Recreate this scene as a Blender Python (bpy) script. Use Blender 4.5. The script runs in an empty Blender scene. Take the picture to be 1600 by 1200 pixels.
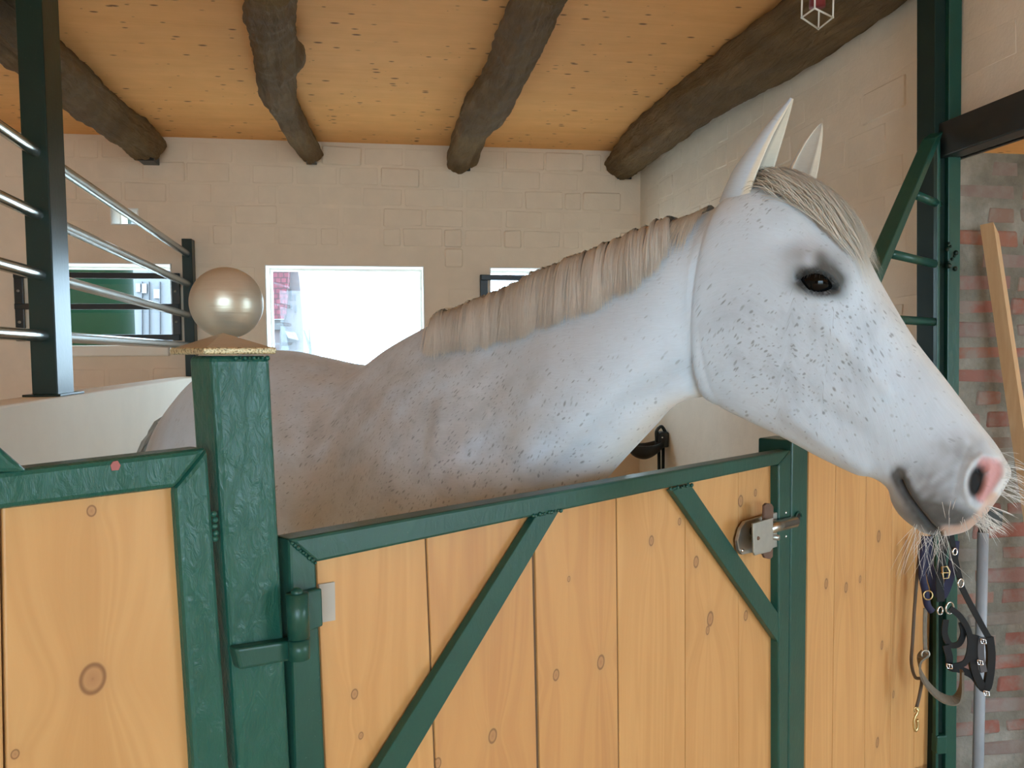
import bpy, bmesh, math, random
import numpy as np
from mathutils import Vector, Matrix

random.seed(7); rng = np.random.default_rng(7)
SC = bpy.context.scene
COL = SC.collection

# ------------------------------------------------------------------ camera
FPX, CX, CY = 1300.0, 800.0, 630.0
EYE = 1.5
PITCH = math.atan(0.065); ROLL = 0.006
CAM = Vector((0, 0, EYE))
_F = Vector((0, math.cos(PITCH), -math.sin(PITCH)))
_u0 = Vector((0, math.sin(PITCH), math.cos(PITCH))); _r0 = Vector((1, 0, 0))
_R = _r0 * math.cos(ROLL) - _u0 * math.sin(ROLL)
_U = _u0 * math.cos(ROLL) + _r0 * math.sin(ROLL)
cam = bpy.data.cameras.new('camera'); co = bpy.data.objects.new('camera', cam); COL.objects.link(co)
cam.sensor_width = 36; cam.lens = FPX / 1600 * 36; cam.shift_y = (CY - 600) / 1600
cam.clip_start = 0.02; cam.clip_end = 300
m = Matrix.Identity(4)
for i in range(3):
    m[i][0] = _R[i]; m[i][1] = _U[i]; m[i][2] = -_F[i]; m[i][3] = CAM[i]
co.matrix_world = m
SC.camera = co

# ------------------------------------------------------------------ world, light, exposure
w = bpy.data.worlds.new('sky'); SC.world = w; w.use_nodes = True
bg = w.node_tree.nodes['Background']
bg.inputs[0].default_value = (0.56, 0.80, 1.0, 1); bg.inputs[1].default_value = 7.0
PORTALS = []
def portal(name, loc, target, sx, sy):       # tells the renderer where the daylight of the sky comes in
    l = bpy.data.lights.new(name, 'AREA'); l.shape = 'RECTANGLE'; l.size = sx; l.size_y = sy
    o = bpy.data.objects.new(name, l); COL.objects.link(o); o.location = loc
    o.rotation_euler = (Vector(target) - Vector(loc)).to_track_quat('-Z', 'Y').to_euler(); l.cycles.is_portal = True
    return o
SC.view_settings.view_transform = 'Standard'; SC.view_settings.look = 'None'
SC.view_settings.exposure = 1.22; SC.view_settings.gamma = 1.0; SC.view_settings.use_curve_mapping = False
SC.cycles.use_denoising = True
SC.cycles.max_bounces = 10; SC.cycles.diffuse_bounces = 6; SC.cycles.sample_clamp_indirect = 6

# ------------------------------------------------------------------ geometry helpers
def ray(x, y):
    return _F + _R * ((x - CX) / FPX) - _U * ((y - CY) / FPX)
def P(x, y, z):
    return CAM + ray(x, y) * z
def proj(V):                                 # N x 3 array -> pixels and depth
    V = np.asarray(V) - np.array(CAM)
    zf = V @ np.array(_F); xr = V @ np.array(_R); yu = V @ np.array(_U)
    return CX + FPX * xr / zf, CY - FPX * yu / zf, zf
def hit(x, y, p0, n):
    d = ray(x, y); return CAM + d * ((Vector(p0) - CAM).dot(n) / d.dot(n))

ANG = math.atan(202 / 1300)                  # the room is turned a little against the lens
ROOM = Matrix.Rotation(ANG, 4, 'Z')
def rm(X, D, H): return ROOM @ Vector((X, D, H))
RX = (ROOM @ Vector((1, 0, 0))); RD = (ROOM @ Vector((0, 1, 0)))
XR, DB, HC, XD = 1.75, 5.526, 2.827, -1.18   # right wall, back wall, ceiling, stall divider
def on_back(x, y, off=0.0):                  # -> room X, H on the back wall
    v = ROOM.inverted() @ hit(x, y, rm(0, DB - off, 0), RD); return v.x, v.z
def on_right(x, y, off=0.0):                 # -> room D, H on the right wall
    v = ROOM.inverted() @ hit(x, y, rm(XR - off, 0, 0), RX); return v.y, v.z
def on_div(x, y, off=0.0):
    v = ROOM.inverted() @ hit(x, y, rm(XD + off, 0, 0), RX); return v.y, v.z

_g = P(440, 700, .882)
GH = math.atan(1200 / 1300)                  # heading of the stall front
GATE = Matrix.Translation((_g.x, _g.y, 0)) @ Matrix.Rotation(math.pi / 2 - GH, 4, 'Z')
GX = (GATE.to_3x3() @ Vector((1, 0, 0))); GY = (GATE.to_3x3() @ Vector((0, 1, 0)))
def gt(x, y, off=0.0):                       # pixel -> (t, h) on the stall-front plane
    v = GATE.inverted() @ hit(x, y, GATE @ Vector((0, off, 0)), GY); return (v.x, v.z)
def down(top, bot, h=0.12):                  # carry a line of the front plane on to height h
    k = (h - top[1]) / (bot[1] - top[1]); return (top[0] + (bot[0] - top[0]) * k, h)

MW = {}
def empty(name, base, rot=None):
    o = bpy.data.objects.new(name, None); COL.objects.link(o); o.empty_display_size = .1
    mat = (rot.to_3x3().to_4x4() if rot else Matrix.Identity(4)); mat.translation = Vector(base)
    o.matrix_world = mat; MW[o] = mat; return o
def tag(o, label=None, cat=None, group=None, kind=None):
    if label: o['label'] = label
    if cat: o['category'] = cat
    if group: o['group'] = group
    if kind: o['kind'] = kind
    return o

class MB:
    """collects shapes in world coordinates; build() links them as one mesh object"""
    def __init__(s): s.bm = bmesh.new()
    def _add(s, other, smooth=False):
        if smooth:
            for f in other.faces: f.smooth = True
        me = bpy.data.meshes.new('t'); other.to_mesh(me); other.free()
        s.bm.from_mesh(me); bpy.data.meshes.remove(me); return s
    def raw(s, verts, faces, smooth=False):
        vs = [s.bm.verts.new(v) for v in verts]
        for f in faces:
            try:
                ff = s.bm.faces.new([vs[i] for i in f]); ff.smooth = smooth
            except ValueError: pass
        return s
    def prism(s, frame, poly, y0, y1, bevel=0.0, seg=2, axis='xz'):
        b = bmesh.new(); n = len(poly)
        def mk(p, y):
            return frame @ (Vector((p[0], y, p[1])) if axis == 'xz' else Vector((y, p[0], p[1])) if axis == 'yz' else Vector((p[0], p[1], y)))
        A = [b.verts.new(mk(p, y0)) for p in poly]; B = [b.verts.new(mk(p, y1)) for p in poly]
        b.faces.new(A); b.faces.new(B[::-1])
        for i in range(n): b.faces.new((A[(i + 1) % n], A[i], B[i], B[(i + 1) % n]))
        bmesh.ops.recalc_face_normals(b, faces=b.faces)
        if bevel > 0:
            bmesh.ops.bevel(b, geom=list(b.edges), offset=bevel, segments=seg, profile=.5, affect='EDGES', clamp_overlap=True)
        return s._add(b)
    def box(s, frame, lo, hi, bevel=0.0, seg=2):
        return s.prism(frame, [(lo[0], lo[2]), (hi[0], lo[2]), (hi[0], hi[2]), (lo[0], hi[2])], lo[1], hi[1], bevel, seg)
    def tube(s, pts, r, n=12, cap=True):
        pts = [Vector(p) for p in pts]; N = len(pts)
        rs = list(r) if hasattr(r, '__len__') else [r] * N
        V, Fc = [], []; prev = None
        for i, p in enumerate(pts):
            t = (pts[min(i + 1, N - 1)] - pts[max(i - 1, 0)]).normalized()
            if prev is None:
                a = t.cross(Vector((0, 0, 1)) if abs(t.z) < .9 else Vector((1, 0, 0))).normalized()
            else: a = (prev - t * prev.dot(t)).normalized()
            prev = a; b = t.cross(a)
            for k in range(n):
                an = 2 * math.pi * k / n; V.append(p + (a * math.cos(an) + b * math.sin(an)) * rs[i])
        for i in range(N - 1):
            for k in range(n):
                k2 = (k + 1) % n; Fc.append((i * n + k, i * n + k2, (i + 1) * n + k2, (i + 1) * n + k))
        if cap: Fc.append(tuple(range(n))[::-1]); Fc.append(tuple((N - 1) * n + k for k in range(n)))
        return s.raw(V, Fc, True)
    def strap(s, pts, width, thick, wdir):
        pts = [Vector(p) for p in pts]; N = len(pts); V, Fc = [], []
        for i, p in enumerate(pts):
            t = (pts[min(i + 1, N - 1)] - pts[max(i - 1, 0)]).normalized()
            wd = Vector(wdir[i] if isinstance(wdir, list) else wdir); wd = (wd - t * wd.dot(t)).normalized(); nn = t.cross(wd)
            for a, c in ((-1, -1), (1, -1), (1, 1), (-1, 1)): V.append(p + wd * (a * width / 2) + nn * (c * thick / 2))
        for i in range(N - 1):
            for k in range(4):
                k2 = (k + 1) % 4; Fc.append((i * 4 + k, i * 4 + k2, (i + 1) * 4 + k2, (i + 1) * 4 + k))
        Fc.append((3, 2, 1, 0)); Fc.append(tuple((N - 1) * 4 + k for k in range(4)))
        return s.raw(V, Fc, False)
    def ring(s, c, ax, R, r, n=20, k=8, arc=1.0):
        c = Vector(c); ax = Vector(ax).normalized(); a = ax.orthogonal().normalized(); b = ax.cross(a)
        q = n + (0 if arc >= 1 else 1)
        pts = [c + (a * math.cos(2 * math.pi * arc * i / n) + b * math.sin(2 * math.pi * arc * i / n)) * R for i in range(q)]
        if arc >= 1: pts.append(pts[0])
        return s.tube(pts, r, k)
    def sphere(s, c, r, u=32, v=20, scale=(1, 1, 1)):
        b = bmesh.new(); bmesh.ops.create_uvsphere(b, u_segments=u, v_segments=v, radius=r)
        for vv in b.verts: vv.co = Vector((vv.co.x * scale[0], vv.co.y * scale[1], vv.co.z * scale[2])) + Vector(c)
        return s._add(b, True)
    def build(s, name, mat, parent=None, base=None, rot=None):
        bmesh.ops.recalc_face_normals(s.bm, faces=s.bm.faces)
        me = bpy.data.meshes.new(name); s.bm.to_mesh(me); s.bm.free()
        o = bpy.data.objects.new(name, me); COL.objects.link(o)
        if mat: me.materials.append(mat)
        if parent is not None: M = MW[parent]; o.parent = parent
        else:
            M = (rot.to_3x3().to_4x4() if rot else Matrix.Identity(4))
            if base is not None: M.translation = Vector(base)
            o.matrix_world = M
        MW[o] = M; me.transform(M.inverted())
        return o

def spline(pts, n):                           # Catmull-Rom through points
    pts = np.array([list(p) for p in pts], float); N = len(pts); out = []
    for i in range(n):
        u = i / (n - 1) * (N - 1); k = min(int(u), N - 2); f = u - k
        p0, p1, p2, p3 = pts[max(k - 1, 0)], pts[k], pts[k + 1], pts[min(k + 2, N - 1)]
        out.append(.5 * (2 * p1 + (p2 - p0) * f + (2 * p0 - 5 * p1 + 4 * p2 - p3) * f * f + (3 * p1 - p0 - 3 * p2 + p3) * f ** 3))
    return np.array(out)

# ------------------------------------------------------------------ materials
class NT:
    def __init__(s, name):
        s.m = bpy.data.materials.new(name); s.m.use_nodes = True; s.t = s.m.node_tree
        s.b = s.t.nodes['Principled BSDF']
    def n(s, typ, **kw):
        nd = s.t.nodes.new(typ)
        for k, v in kw.items():
            if hasattr(nd, k): setattr(nd, k, v)
            else: nd.inputs[k.replace('_', ' ')].default_value = v
        return nd
    def l(s, a, b): s.t.links.new(a, b)
    def math(s, op, a, b=None, c=None, clamp=False):
        nd = s.t.nodes.new('ShaderNodeMath'); nd.operation = op; nd.use_clamp = clamp
        for i, v in enumerate((a, b, c)):
            if v is None: continue
            if isinstance(v, (int, float)): nd.inputs[i].default_value = v
            else: s.l(v, nd.inputs[i])
        return nd.outputs[0]
    def mix(s, f, a, b, mode='MIX'):
        nd = s.t.nodes.new('ShaderNodeMix'); nd.data_type = 'RGBA'; nd.blend_type = mode
        for i, v in ((0, f), (6, a), (7, b)):
            if isinstance(v, (int, float)): nd.inputs[i].default_value = v
            elif isinstance(v, tuple): nd.inputs[i].default_value = v if len(v) == 4 else v + (1,)
            else: s.l(v, nd.inputs[i])
        return nd.outputs[2]
    def ramp(s, fac, stops):
        nd = s.t.nodes.new('ShaderNodeValToRGB'); e = nd.color_ramp.elements
        while len(e) < len(stops): e.new(.5)
        for i, (p, c) in enumerate(stops): e[i].position = p; e[i].color = tuple(c) + (1,) if len(c) == 3 else c
        s.l(fac, nd.inputs[0]); return nd.outputs[0]
    def coord(s, scale=(1, 1, 1), which='Object', jitter=0.0):
        tc = s.n('ShaderNodeTexCoord'); mp = s.n('ShaderNodeMapping'); mp.inputs['Scale'].default_value = scale
        if jitter:
            oi = s.n('ShaderNodeObjectInfo'); v = s.n('ShaderNodeVectorMath', operation='SCALE'); v.inputs[0].default_value = (jitter, jitter * .7, jitter * 1.3)
            s.l(oi.outputs['Random'], v.inputs['Scale'])
            ad = s.n('ShaderNodeVectorMath', operation='ADD'); s.l(tc.outputs[which], ad.inputs[0]); s.l(v.outputs[0], ad.inputs[1])
            s.l(ad.outputs[0], mp.inputs[0])
        else: s.l(tc.outputs[which], mp.inputs[0])
        return mp.outputs[0]
    def noise(s, vec, scale, detail=4, rough=.55, dist=0.0):
        nd = s.n('ShaderNodeTexNoise'); nd.inputs['Scale'].default_value = scale; nd.inputs['Detail'].default_value = detail
        nd.inputs['Roughness'].default_value = rough; nd.inputs['Distortion'].default_value = dist
        s.l(vec, nd.inputs['Vector']); return nd.outputs[0]
    def bump(s, h, strength, dist=.002):
        nd = s.n('ShaderNodeBump'); nd.inputs['Strength'].default_value = strength; nd.inputs['Distance'].default_value = dist
        s.l(h, nd.inputs['Height']); s.l(nd.outputs[0], s.b.inputs['Normal']); return nd
    def set(s, color=None, rough=None, metal=None, spec=None):
        for k, v in (('Base Color', color), ('Roughness', rough), ('Metallic', metal), ('Specular IOR Level', spec)):
            if v is None: continue
            if isinstance(v, (int, float)): s.b.inputs[k].default_value = v
            elif isinstance(v, tuple): s.b.inputs[k].default_value = v + (1,)
            else: s.l(v, s.b.inputs[k])
        return s.m

def plain(name, c, rough=.5, metal=0.0, spec=.5, var=.15, scale=20):
    t = NT(name); n = t.noise(t.coord(), scale)
    lo = tuple(x * (1 - var) for x in c); hi = tuple(min(1, x * (1 + var)) for x in c)
    t.set(t.mix(n, lo, hi), rough, metal, spec); t.bump(n, .15, .001); return t.m

def wood_mat(name, knots=(), light=(.72, .40, .155), dark=(.53, .25, .08), along='z', seed=0.0, rough=.45, contrast=1.0, scatter=0.0):
    """knots: (x, z, r) in the plank's own frame"""
    t = NT(name); sep = t.n('ShaderNodeSeparateXYZ'); tc = t.n('ShaderNodeTexCoord'); t.l(tc.outputs['Object'], sep.inputs[0])
    X, Y, Z = sep.outputs
    if along == 'x': a, c = Y, X
    else: a, c = X, Z
    kd = None; warp = None
    for (kx, kz, r) in knots:
        dx = t.math('SUBTRACT', a, kx); dz = t.math('MULTIPLY', t.math('SUBTRACT', c, kz), .8)
        d = t.math('DIVIDE', t.math('SQRT', t.math('ADD', t.math('MULTIPLY', dx, dx), t.math('MULTIPLY', dz, dz))), r)
        kd = d if kd is None else t.math('MINIMUM', kd, d)
        g = t.math('DIVIDE', t.math('MULTIPLY', dx, 1.0), t.math('ADD', .35, t.math('MULTIPLY', d, d)))
        warp = g if warp is None else t.math('ADD', warp, g)
    cmb = t.n('ShaderNodeCombineXYZ')
    aa = a if warp is None else t.math('ADD', a, t.math('MULTIPLY', warp, .9))
    t.l(t.math('ADD', aa, seed), cmb.inputs[0]); t.l(t.math('ADD', t.math('MULTIPLY', c, .06), seed * 1.7), cmb.inputs[2]); t.l(t.math('MULTIPLY', Y if along != 'x' else Z, 1.0), cmb.inputs[1])
    big = t.noise(cmb.outputs[0], 9, 3, .5, .6)
    fine = t.noise(cmb.outputs[0], 160, 3, .6)
    rings = t.math('SINE', t.math('MULTIPLY', big, 55.0))
    rings = t.math('MULTIPLY', t.math('ADD', rings, 1), .5)
    f = t.math('ADD', t.math('MULTIPLY', rings, .42 * contrast), t.math('MULTIPLY', fine, .55))
    f = t.math('ADD', f, t.math('MULTIPLY', t.math('SUBTRACT', big, .5), 1.1), clamp=True)
    col = t.mix(f, light, dark)
    blot = t.noise(t.coord((3, 3, 1.2)), 2.2, 2); col = t.mix(t.math('MULTIPLY', blot, .5), col, (.60, .30, .10), 'MIX')
    if kd is not None:
        ringk = t.ramp(kd, [(0.0, (.30, .14, .05)), (.10, (.42, .22, .09)), (.16, (.20, .085, .03)), (.185, (.46, .24, .09)), (.24, (1, 1, 1)), (1, (1, 1, 1))])
        kmask = t.ramp(kd, [(0, (1, 1, 1)), (.20, (1, 1, 1)), (.26, (.45, .45, .45)), (.55, (0, 0, 0)), (1, (0, 0, 0))])
        kcol = t.ramp(kd, [(0.0, (.30, .14, .055)), (.03, (.36, .17, .065)), (.12, (.40, .20, .075)), (.16, (.22, .10, .035)), (.18, (.22, .10, .035)), (.21, (.46, .24, .085)), (1, (.46, .24, .085))])
        col = t.mix(kmask, col, kcol)
    if scatter:
        vec = t.coord((1, 1, 1)); vo = t.n('ShaderNodeTexVoronoi'); mp = t.n('ShaderNodeMapping'); mp.inputs['Scale'].default_value = (12, 26, 1); t.l(vec, mp.inputs[0])
        nz = t.n('ShaderNodeTexNoise'); nz.inputs['Scale'].default_value = 6; t.l(vec, nz.inputs['Vector'])
        t.l(mp.outputs[0], vo.inputs['Vector']); vo.inputs['Scale'].default_value = scatter
        sc = t.n('ShaderNodeSeparateColor'); t.l(vo.outputs['Color'], sc.inputs[0])
        size = t.math('MULTIPLY', t.math('POWER', sc.outputs[0], 1.8), .27)
        k = t.math('SUBTRACT', 1.0, t.math('DIVIDE', vo.outputs['Distance'], t.math('ADD', size, .02)), clamp=True)
        k = t.math('MULTIPLY', k, 2.2, clamp=True)
        col = t.mix(t.math('MULTIPLY', k, .85), col, (.13, .05, .02))
    t.set(col, rough, 0, .12 if scatter else .4); t.bump(f, .12, .0015); return t.m

def paint_mat(name, c, rough=.28, strokes=1.0, bs=.35):
    t = NT(name); v = t.coord((45, 45, 20)); n = t.noise(v, 1.8, 5, .6, .8); n2 = t.noise(t.coord(), 14, 3)
    col = t.mix(n2, tuple(x * .8 for x in c), tuple(x * 1.2 for x in c))
    dust = t.ramp(t.noise(t.coord(), 220, 2), [(.70, (0, 0, 0)), (.78, (1, 1, 1))])
    col = t.mix(t.math('MULTIPLY', dust, .10), col, (.35, .40, .36))
    t.set(col, rough, 0, .38); t.bump(n, bs * strokes, .004); return t.m

M = {}
M['green'] = paint_mat('green_gloss_paint', (.013, .078, .054), .3, 1.0, .55)
M['green_smooth'] = paint_mat('green_smooth_paint', (.012, .062, .043), .33, .4)
M['green_dark'] = paint_mat('dark_green_paint', (.005, .018, .012), .34, .3)
M['green_dark'].node_tree.nodes['Principled BSDF'].inputs['Specular IOR Level'].default_value = .3
M['green_matt'] = plain('dark_green_dull_paint', (.006, .02, .014), .65, 0, .25)
M['upright'] = paint_mat('green_black_paint', (.005, .020, .013), .34, .3)
M['upright'].node_tree.nodes['Principled BSDF'].inputs['Specular IOR Level'].default_value = .3
M['steel'] = plain('polished_steel', (.50, .50, .46), .26, 1.0, .5, .08)
M['zinc'] = plain('galvanised_steel', (.42, .41, .36), .42, .85, .5, .15, 60)
M['rust'] = plain('brown_rusted_steel', (.13, .07, .045), .6, .3, .4, .3, 60)
M['black_steel'] = plain('black_steel', (.016, .018, .017), .4, .2)
M['leather'] = plain('black_leather', (.010, .010, .010), .5, 0, .2)
M['navy'] = plain('navy_webbing', (.013, .014, .045), .8)
M['olive'] = plain('olive_webbing', (.16, .135, .10), .8, 0, .3, .25, 120)
M['brass'] = plain('brass', (.55, .42, .20), .3, 1.0)
M['chrome'] = plain('chrome', (.75, .75, .75), .15, 1.0)
M['white'] = plain('white_plaster', (.82, .80, .76), .7, 0, .3, .05)
M['whitewire'] = plain('white_wire', (.75, .73, .66), .5)
M['red'] = plain('dull_red_paint', (.20, .02, .02), .5)
M['concrete'] = plain('concrete', (.74, .64, .47), .85, 0, .3, .25, 6)
M['grey_pipe'] = plain('grey_plastic_pipe', (.30, .33, .36), .45)
M['tank'] = plain('tank_green', (.0007, .008, .0025), .7, 0, .04, .25, 3)

def gold():
    t = NT('bronze_paint'); v = t.coord((8, 8, 160)); n = t.noise(v, 1.5, 4, .6, .3); n2 = t.noise(t.coord(), 40, 4)
    t.set(t.mix(n2, (.40, .36, .28), (.50, .46, .37)), t.math('ADD', .27, t.math('MULTIPLY', n2, .16)), .6)
    t.bump(n, .25, .002); return t.m
M['gold'] = gold()
def gold_lip():
    t = NT('bronze_flake_paint'); n2 = t.noise(t.coord(), 500, 3)
    t.set(t.ramp(n2, [(.35, (.16, .13, .07)), (.5, (.62, .54, .33)), (.7, (.70, .63, .42))]), .4, .7); t.bump(n2, .5, .002); return t.m
M['gold_lip'] = gold_lip()

def wash(name, c, var=.10, bs=.5):
    t = NT(name); v = t.coord(jitter=5.0); n = t.noise(v, 7, 5, .6); f = t.noise(v, 90, 4, .6); big = t.noise(t.coord(), 1.3, 3)
    col = t.mix(n, tuple(x * (1 - var) for x in c), tuple(min(1, x * (1 + var)) for x in c))
    col = t.mix(t.math('MULTIPLY', big, .35), col, (c[0] * .80, c[1] * .76, c[2] * .72))
    t.set(col, .85, 0, .2); t.bump(t.math('ADD', n, t.math('MULTIPLY', f, .25)), bs, .006); return t.m
M['wash'] = wash('whitewash', (.80, .64, .48))
M['wash_dim'] = wash('whitewash_old', (.83, .735, .62), .12, .6)
M['render'] = wash('pale_render', (.90, .84, .73), .06, .25)

def brick_red():
    t = NT('worn_red_brick'); v = t.coord(jitter=9.0); n = t.noise(v, 9, 5, .65); oi = t.n('ShaderNodeObjectInfo')
    base = t.ramp(oi.outputs['Random'], [(0, (.20, .085, .065)), (.35, (.27, .10, .07)), (.6, (.22, .14, .12)), (.8, (.17, .145, .115)), (1, (.28, .115, .075))])
    dust = t.ramp(n, [(.42, (0, 0, 0)), (.62, (1, 1, 1))])
    col = t.mix(t.math('MULTIPLY', dust, .8), base, (.23, .20, .17))
    t.set(col, .9, 0, .2); t.bump(n, .8, .008); return t.m
M['brick'] = brick_red()
def mortar():
    t = NT('lime_mortar'); v = t.coord(); n = t.noise(v, 5, 6, .65); n2 = t.noise(v, 40, 4)
    col = t.ramp(n, [(.3, (.12, .105, .08)), (.5, (.19, .17, .135)), (.7, (.30, .27, .225))])
    t.set(col, .95, 0, .1); t.bump(n2, .8, .01); return t.m
M['mortar'] = mortar()
def bark():
    t = NT('dark_old_log'); v = t.coord((14, 2.2, 14)); n = t.noise(v, 2.0, 6, .65, .5); n2 = t.noise(t.coord(), 3.5, 4)
    col = t.mix(n2, (.13, .072, .030), (.36, .23, .10)); col = t.mix(n, t.mix(.65, col, (.022, .015, .009)), col)
    t.set(col, .8, 0, .25); t.bump(t.math('ADD', n, t.math('MULTIPLY', t.noise(t.coord((4, 1.2, 4)), 2.5, 3), 1.5)), 1.0, .035); return t.m
M['log'] = bark()
M['ceiling'] = wood_mat('knotty_pine_ceiling', (), (.96, .51, .20), (.84, .40, .125), along='x', rough=.7, contrast=.45, scatter=1.0)
M['board'] = wood_mat('raw_timber', (), (.62, .43, .26), (.44, .27, .14), contrast=.6, rough=.7)
def roof():
    t = NT('red_roof_tiles'); br = t.n('ShaderNodeTexBrick'); br.inputs['Scale'].default_value = 3.4
    br.inputs['Color1'].default_value = (.075, .009, .017, 1); br.inputs['Color2'].default_value = (.06, .007, .013, 1); br.inputs['Mortar'].default_value = (.018, .003, .005, 1)
    br.inputs['Brick Width'].default_value = .3; br.inputs['Row Height'].default_value = .28; br.inputs['Mortar Size'].default_value = .03
    mp = t.n('ShaderNodeMapping'); mp.inputs['Rotation'].default_value = (math.pi / 2, 0, 0)
    tc = t.n('ShaderNodeTexCoord'); t.l(tc.outputs['Object'], mp.inputs[0]); t.l(mp.outputs[0], br.inputs['Vector'])
    t.set(br.outputs['Color'], .8); return t.m
M['roof'] = roof()
M['pink'] = plain('pale_pink_render', (.10, .083, .085), .9)
M['pale_wall'] = plain('white_house_wall', (.10, .10, .105), .9, 0, .3, .05)
M['grey_line'] = plain('pale_grey_trim', (.05, .05, .055), .8)
def glass():
    t = NT('window_glass'); tr = t.n('ShaderNodeBsdfTransparent'); gl = t.n('ShaderNodeBsdfGlossy'); gl.inputs['Roughness'].default_value = .02
    mx = t.n('ShaderNodeMixShader'); mx.inputs[0].default_value = .02; t.l(tr.outputs[0], mx.inputs[1]); t.l(gl.outputs[0], mx.inputs[2])
    t.l(mx.outputs[0], t.t.nodes['Material Output'].inputs[0]); return t.m
M['glass'] = glass()
def ground():
    t = NT('pale_yard_gravel'); n = t.noise(t.coord(), 8, 5); t.set(t.mix(n, (.48, .45, .40), (.62, .58, .52)), .95); return t.m
M['ground'] = ground()

# ------------------------------------------------------------------ the setting
def wall_with_holes(name, x0, x1, h0, h1, d0, d1, holes, mat, axis, label, cat='wall'):
    """axis 'b': along room X at depth d; 'r': along room D at X"""
    xs = sorted({x0, x1, *[v for q in holes for v in (q[0], q[1])]}); hs = sorted({h0, h1, *[v for q in holes for v in (q[2], q[3])]})
    b = MB()
    cell = {}
    for i in range(len(xs) - 1):
        for j in range(len(hs) - 1):
            mx, mh = (xs[i] + xs[i + 1]) / 2, (hs[j] + hs[j + 1]) / 2
            cell[i, j] = not any(q[0] < mx < q[1] and q[2] < mh < q[3] for q in holes)
    def pt(x, d, h): return rm(x, d, h) if axis == 'b' else rm(d, x, h)
    def quad(a, b_, c, d): b.raw([a, b_, c, d], [(0, 1, 2, 3)])
    for (i, j), on in cell.items():
        if not on: continue
        a0, a1, c0, c1 = xs[i], xs[i + 1], hs[j], hs[j + 1]
        for d in (d0, d1): quad(pt(a0, d, c0), pt(a1, d, c0), pt(a1, d, c1), pt(a0, d, c1))
        for (di, dj, e) in ((-1, 0, ((a0, c0), (a0, c1))), (1, 0, ((a1, c0), (a1, c1))), (0, -1, ((a0, c0), (a1, c0))), (0, 1, ((a0, c1), (a1, c1)))):
            if not cell.get((i + di, j + dj), False):
                (p, q), (r, s) = e; quad(pt(p, d0, q), pt(r, d0, s), pt(r, d1, s), pt(p, d1, q))
    bmesh.ops.remove_doubles(b.bm, verts=b.bm.verts, dist=1e-5)
    o = b.build(name, mat, base=pt((x0 + x1) / 2, d0, h0), rot=ROOM)
    return tag(o, label, cat, kind='structure')

tag(MB().box(ROOM, (-5.2, -6.5, -.1), (6.4, 5.9, 0)).build('floor', M['concrete'], base=(0, 0, 0)), 'grey concrete stable floor under the stalls', 'floor', kind='structure')
tag(MB().box(ROOM, (-5.2, -6.5, HC), (6.2, 5.9, HC + .12)).build('ceiling', M['ceiling'], base=rm(0, 0, HC), rot=ROOM), 'orange knotty pine boarded ceiling between dark log beams', 'ceiling', kind='structure')
tag(MB().box(ROOM, (-60, 5.9, -.12), (60, 90, -.02)).build('ground', M['ground'], base=rm(0, 30, -.02)), 'pale sunlit yard ground outside the stable windows', 'ground', kind='structure')
tag(MB().box(ROOM, (-20, -40, -.12), (40, 5.9, -.14)).build('ground', M['ground'], base=rm(0, -20, -.02)), 'pale yard ground in front of the stable doorway', 'ground', kind='structure')

# window openings in the back wall (pixels -> wall)
def rect(x0, y0, x1, y1, off=0):
    a = on_back(x0, y0, off); c = on_back(x1, y1, off); return (min(a[0], c[0]), max(a[0], c[0]), min(a[1], c[1]), max(a[1], c[1]))
W1 = rect(414, 414, 664.5, 600); W2 = rect(46, 410, 272, 552); W3 = rect(765, 418, 1010, 560); W4 = rect(173, 325, 217, 352)
holes = [W1, W2, W3, W4]
wall_back = wall_with_holes('wall_back', -5.2, 1.95, 0, HC, DB, DB + .34, holes, M['wash'], 'b', 'whitewashed brick back wall with small stable windows')
FARD, HSIDE = 2.56, 2.147
wall_far = tag(MB().box(ROOM, (XR + .013, FARD, 0), (6.2, FARD + .2, HC)).build('wall_far', M['mortar'], base=rm(4, FARD, 0), rot=ROOM), 'bare red brick wall with thick mortar beyond the opening', 'wall', kind='structure')
tag(MB().box(ROOM, (XR + .013, -6.5, HSIDE), (6.2, FARD, HSIDE + .06)).build('ceiling', M['ceiling'], base=rm(3, 0, HSIDE), rot=ROOM), 'low boarded ceiling of the side room behind the lintel', 'ceiling', kind='structure')
OPH = 1.5 + .575
OD = on_right(1502, 300)[0] + .07
wall_right = wall_with_holes('wall_right', -1.4, DB + .34, 0, HC, XR, XR + .012, [(-1.41, OD, -.01, OPH)], M['wash_dim'], 'r', 'whitewashed rough brick side wall behind the horse head')
tag(MB().box(ROOM, (-5.4, -6.5, 0), (-5.2, 5.9, HC)).build('wall_left', M['wash'], base=rm(-5.3, 1, 0), rot=ROOM), 'whitewashed side wall of the neighbouring stall', 'wall', kind='structure')
wall_with_holes('wall_outer', -6.5, 5.9, 0, HC, 6.2, 6.4, [(-2.1, .2, -.01, 2.0)], M['wash'], 'r', 'whitewashed outer wall of the side room with an open door')
portal('side_door_portal', rm(6.22, -.95, 1.0), rm(0, -.95, 1.0), 2.3, 2.0)
portal('doorway_portal', rm(.2, -6.45, 1.37), rm(.2, 0, 1.37), 4.6, 2.74)
for k_, q_ in enumerate((W1, W2, W3)):
    portal('window_portal', rm((q_[0] + q_[1]) / 2, DB + .33, (q_[2] + q_[3]) / 2), rm((q_[0] + q_[1]) / 2, 0, (q_[2] + q_[3]) / 2), q_[1] - q_[0], q_[3] - q_[2])
wall_with_holes('wall_front', -5.2, 6.2, 0, HC, -6.7, -6.5, [(-2.1, 2.5, -.01, 2.75)], M['wash'], 'b', 'whitewashed front wall with the wide doorway behind the viewer')

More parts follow.
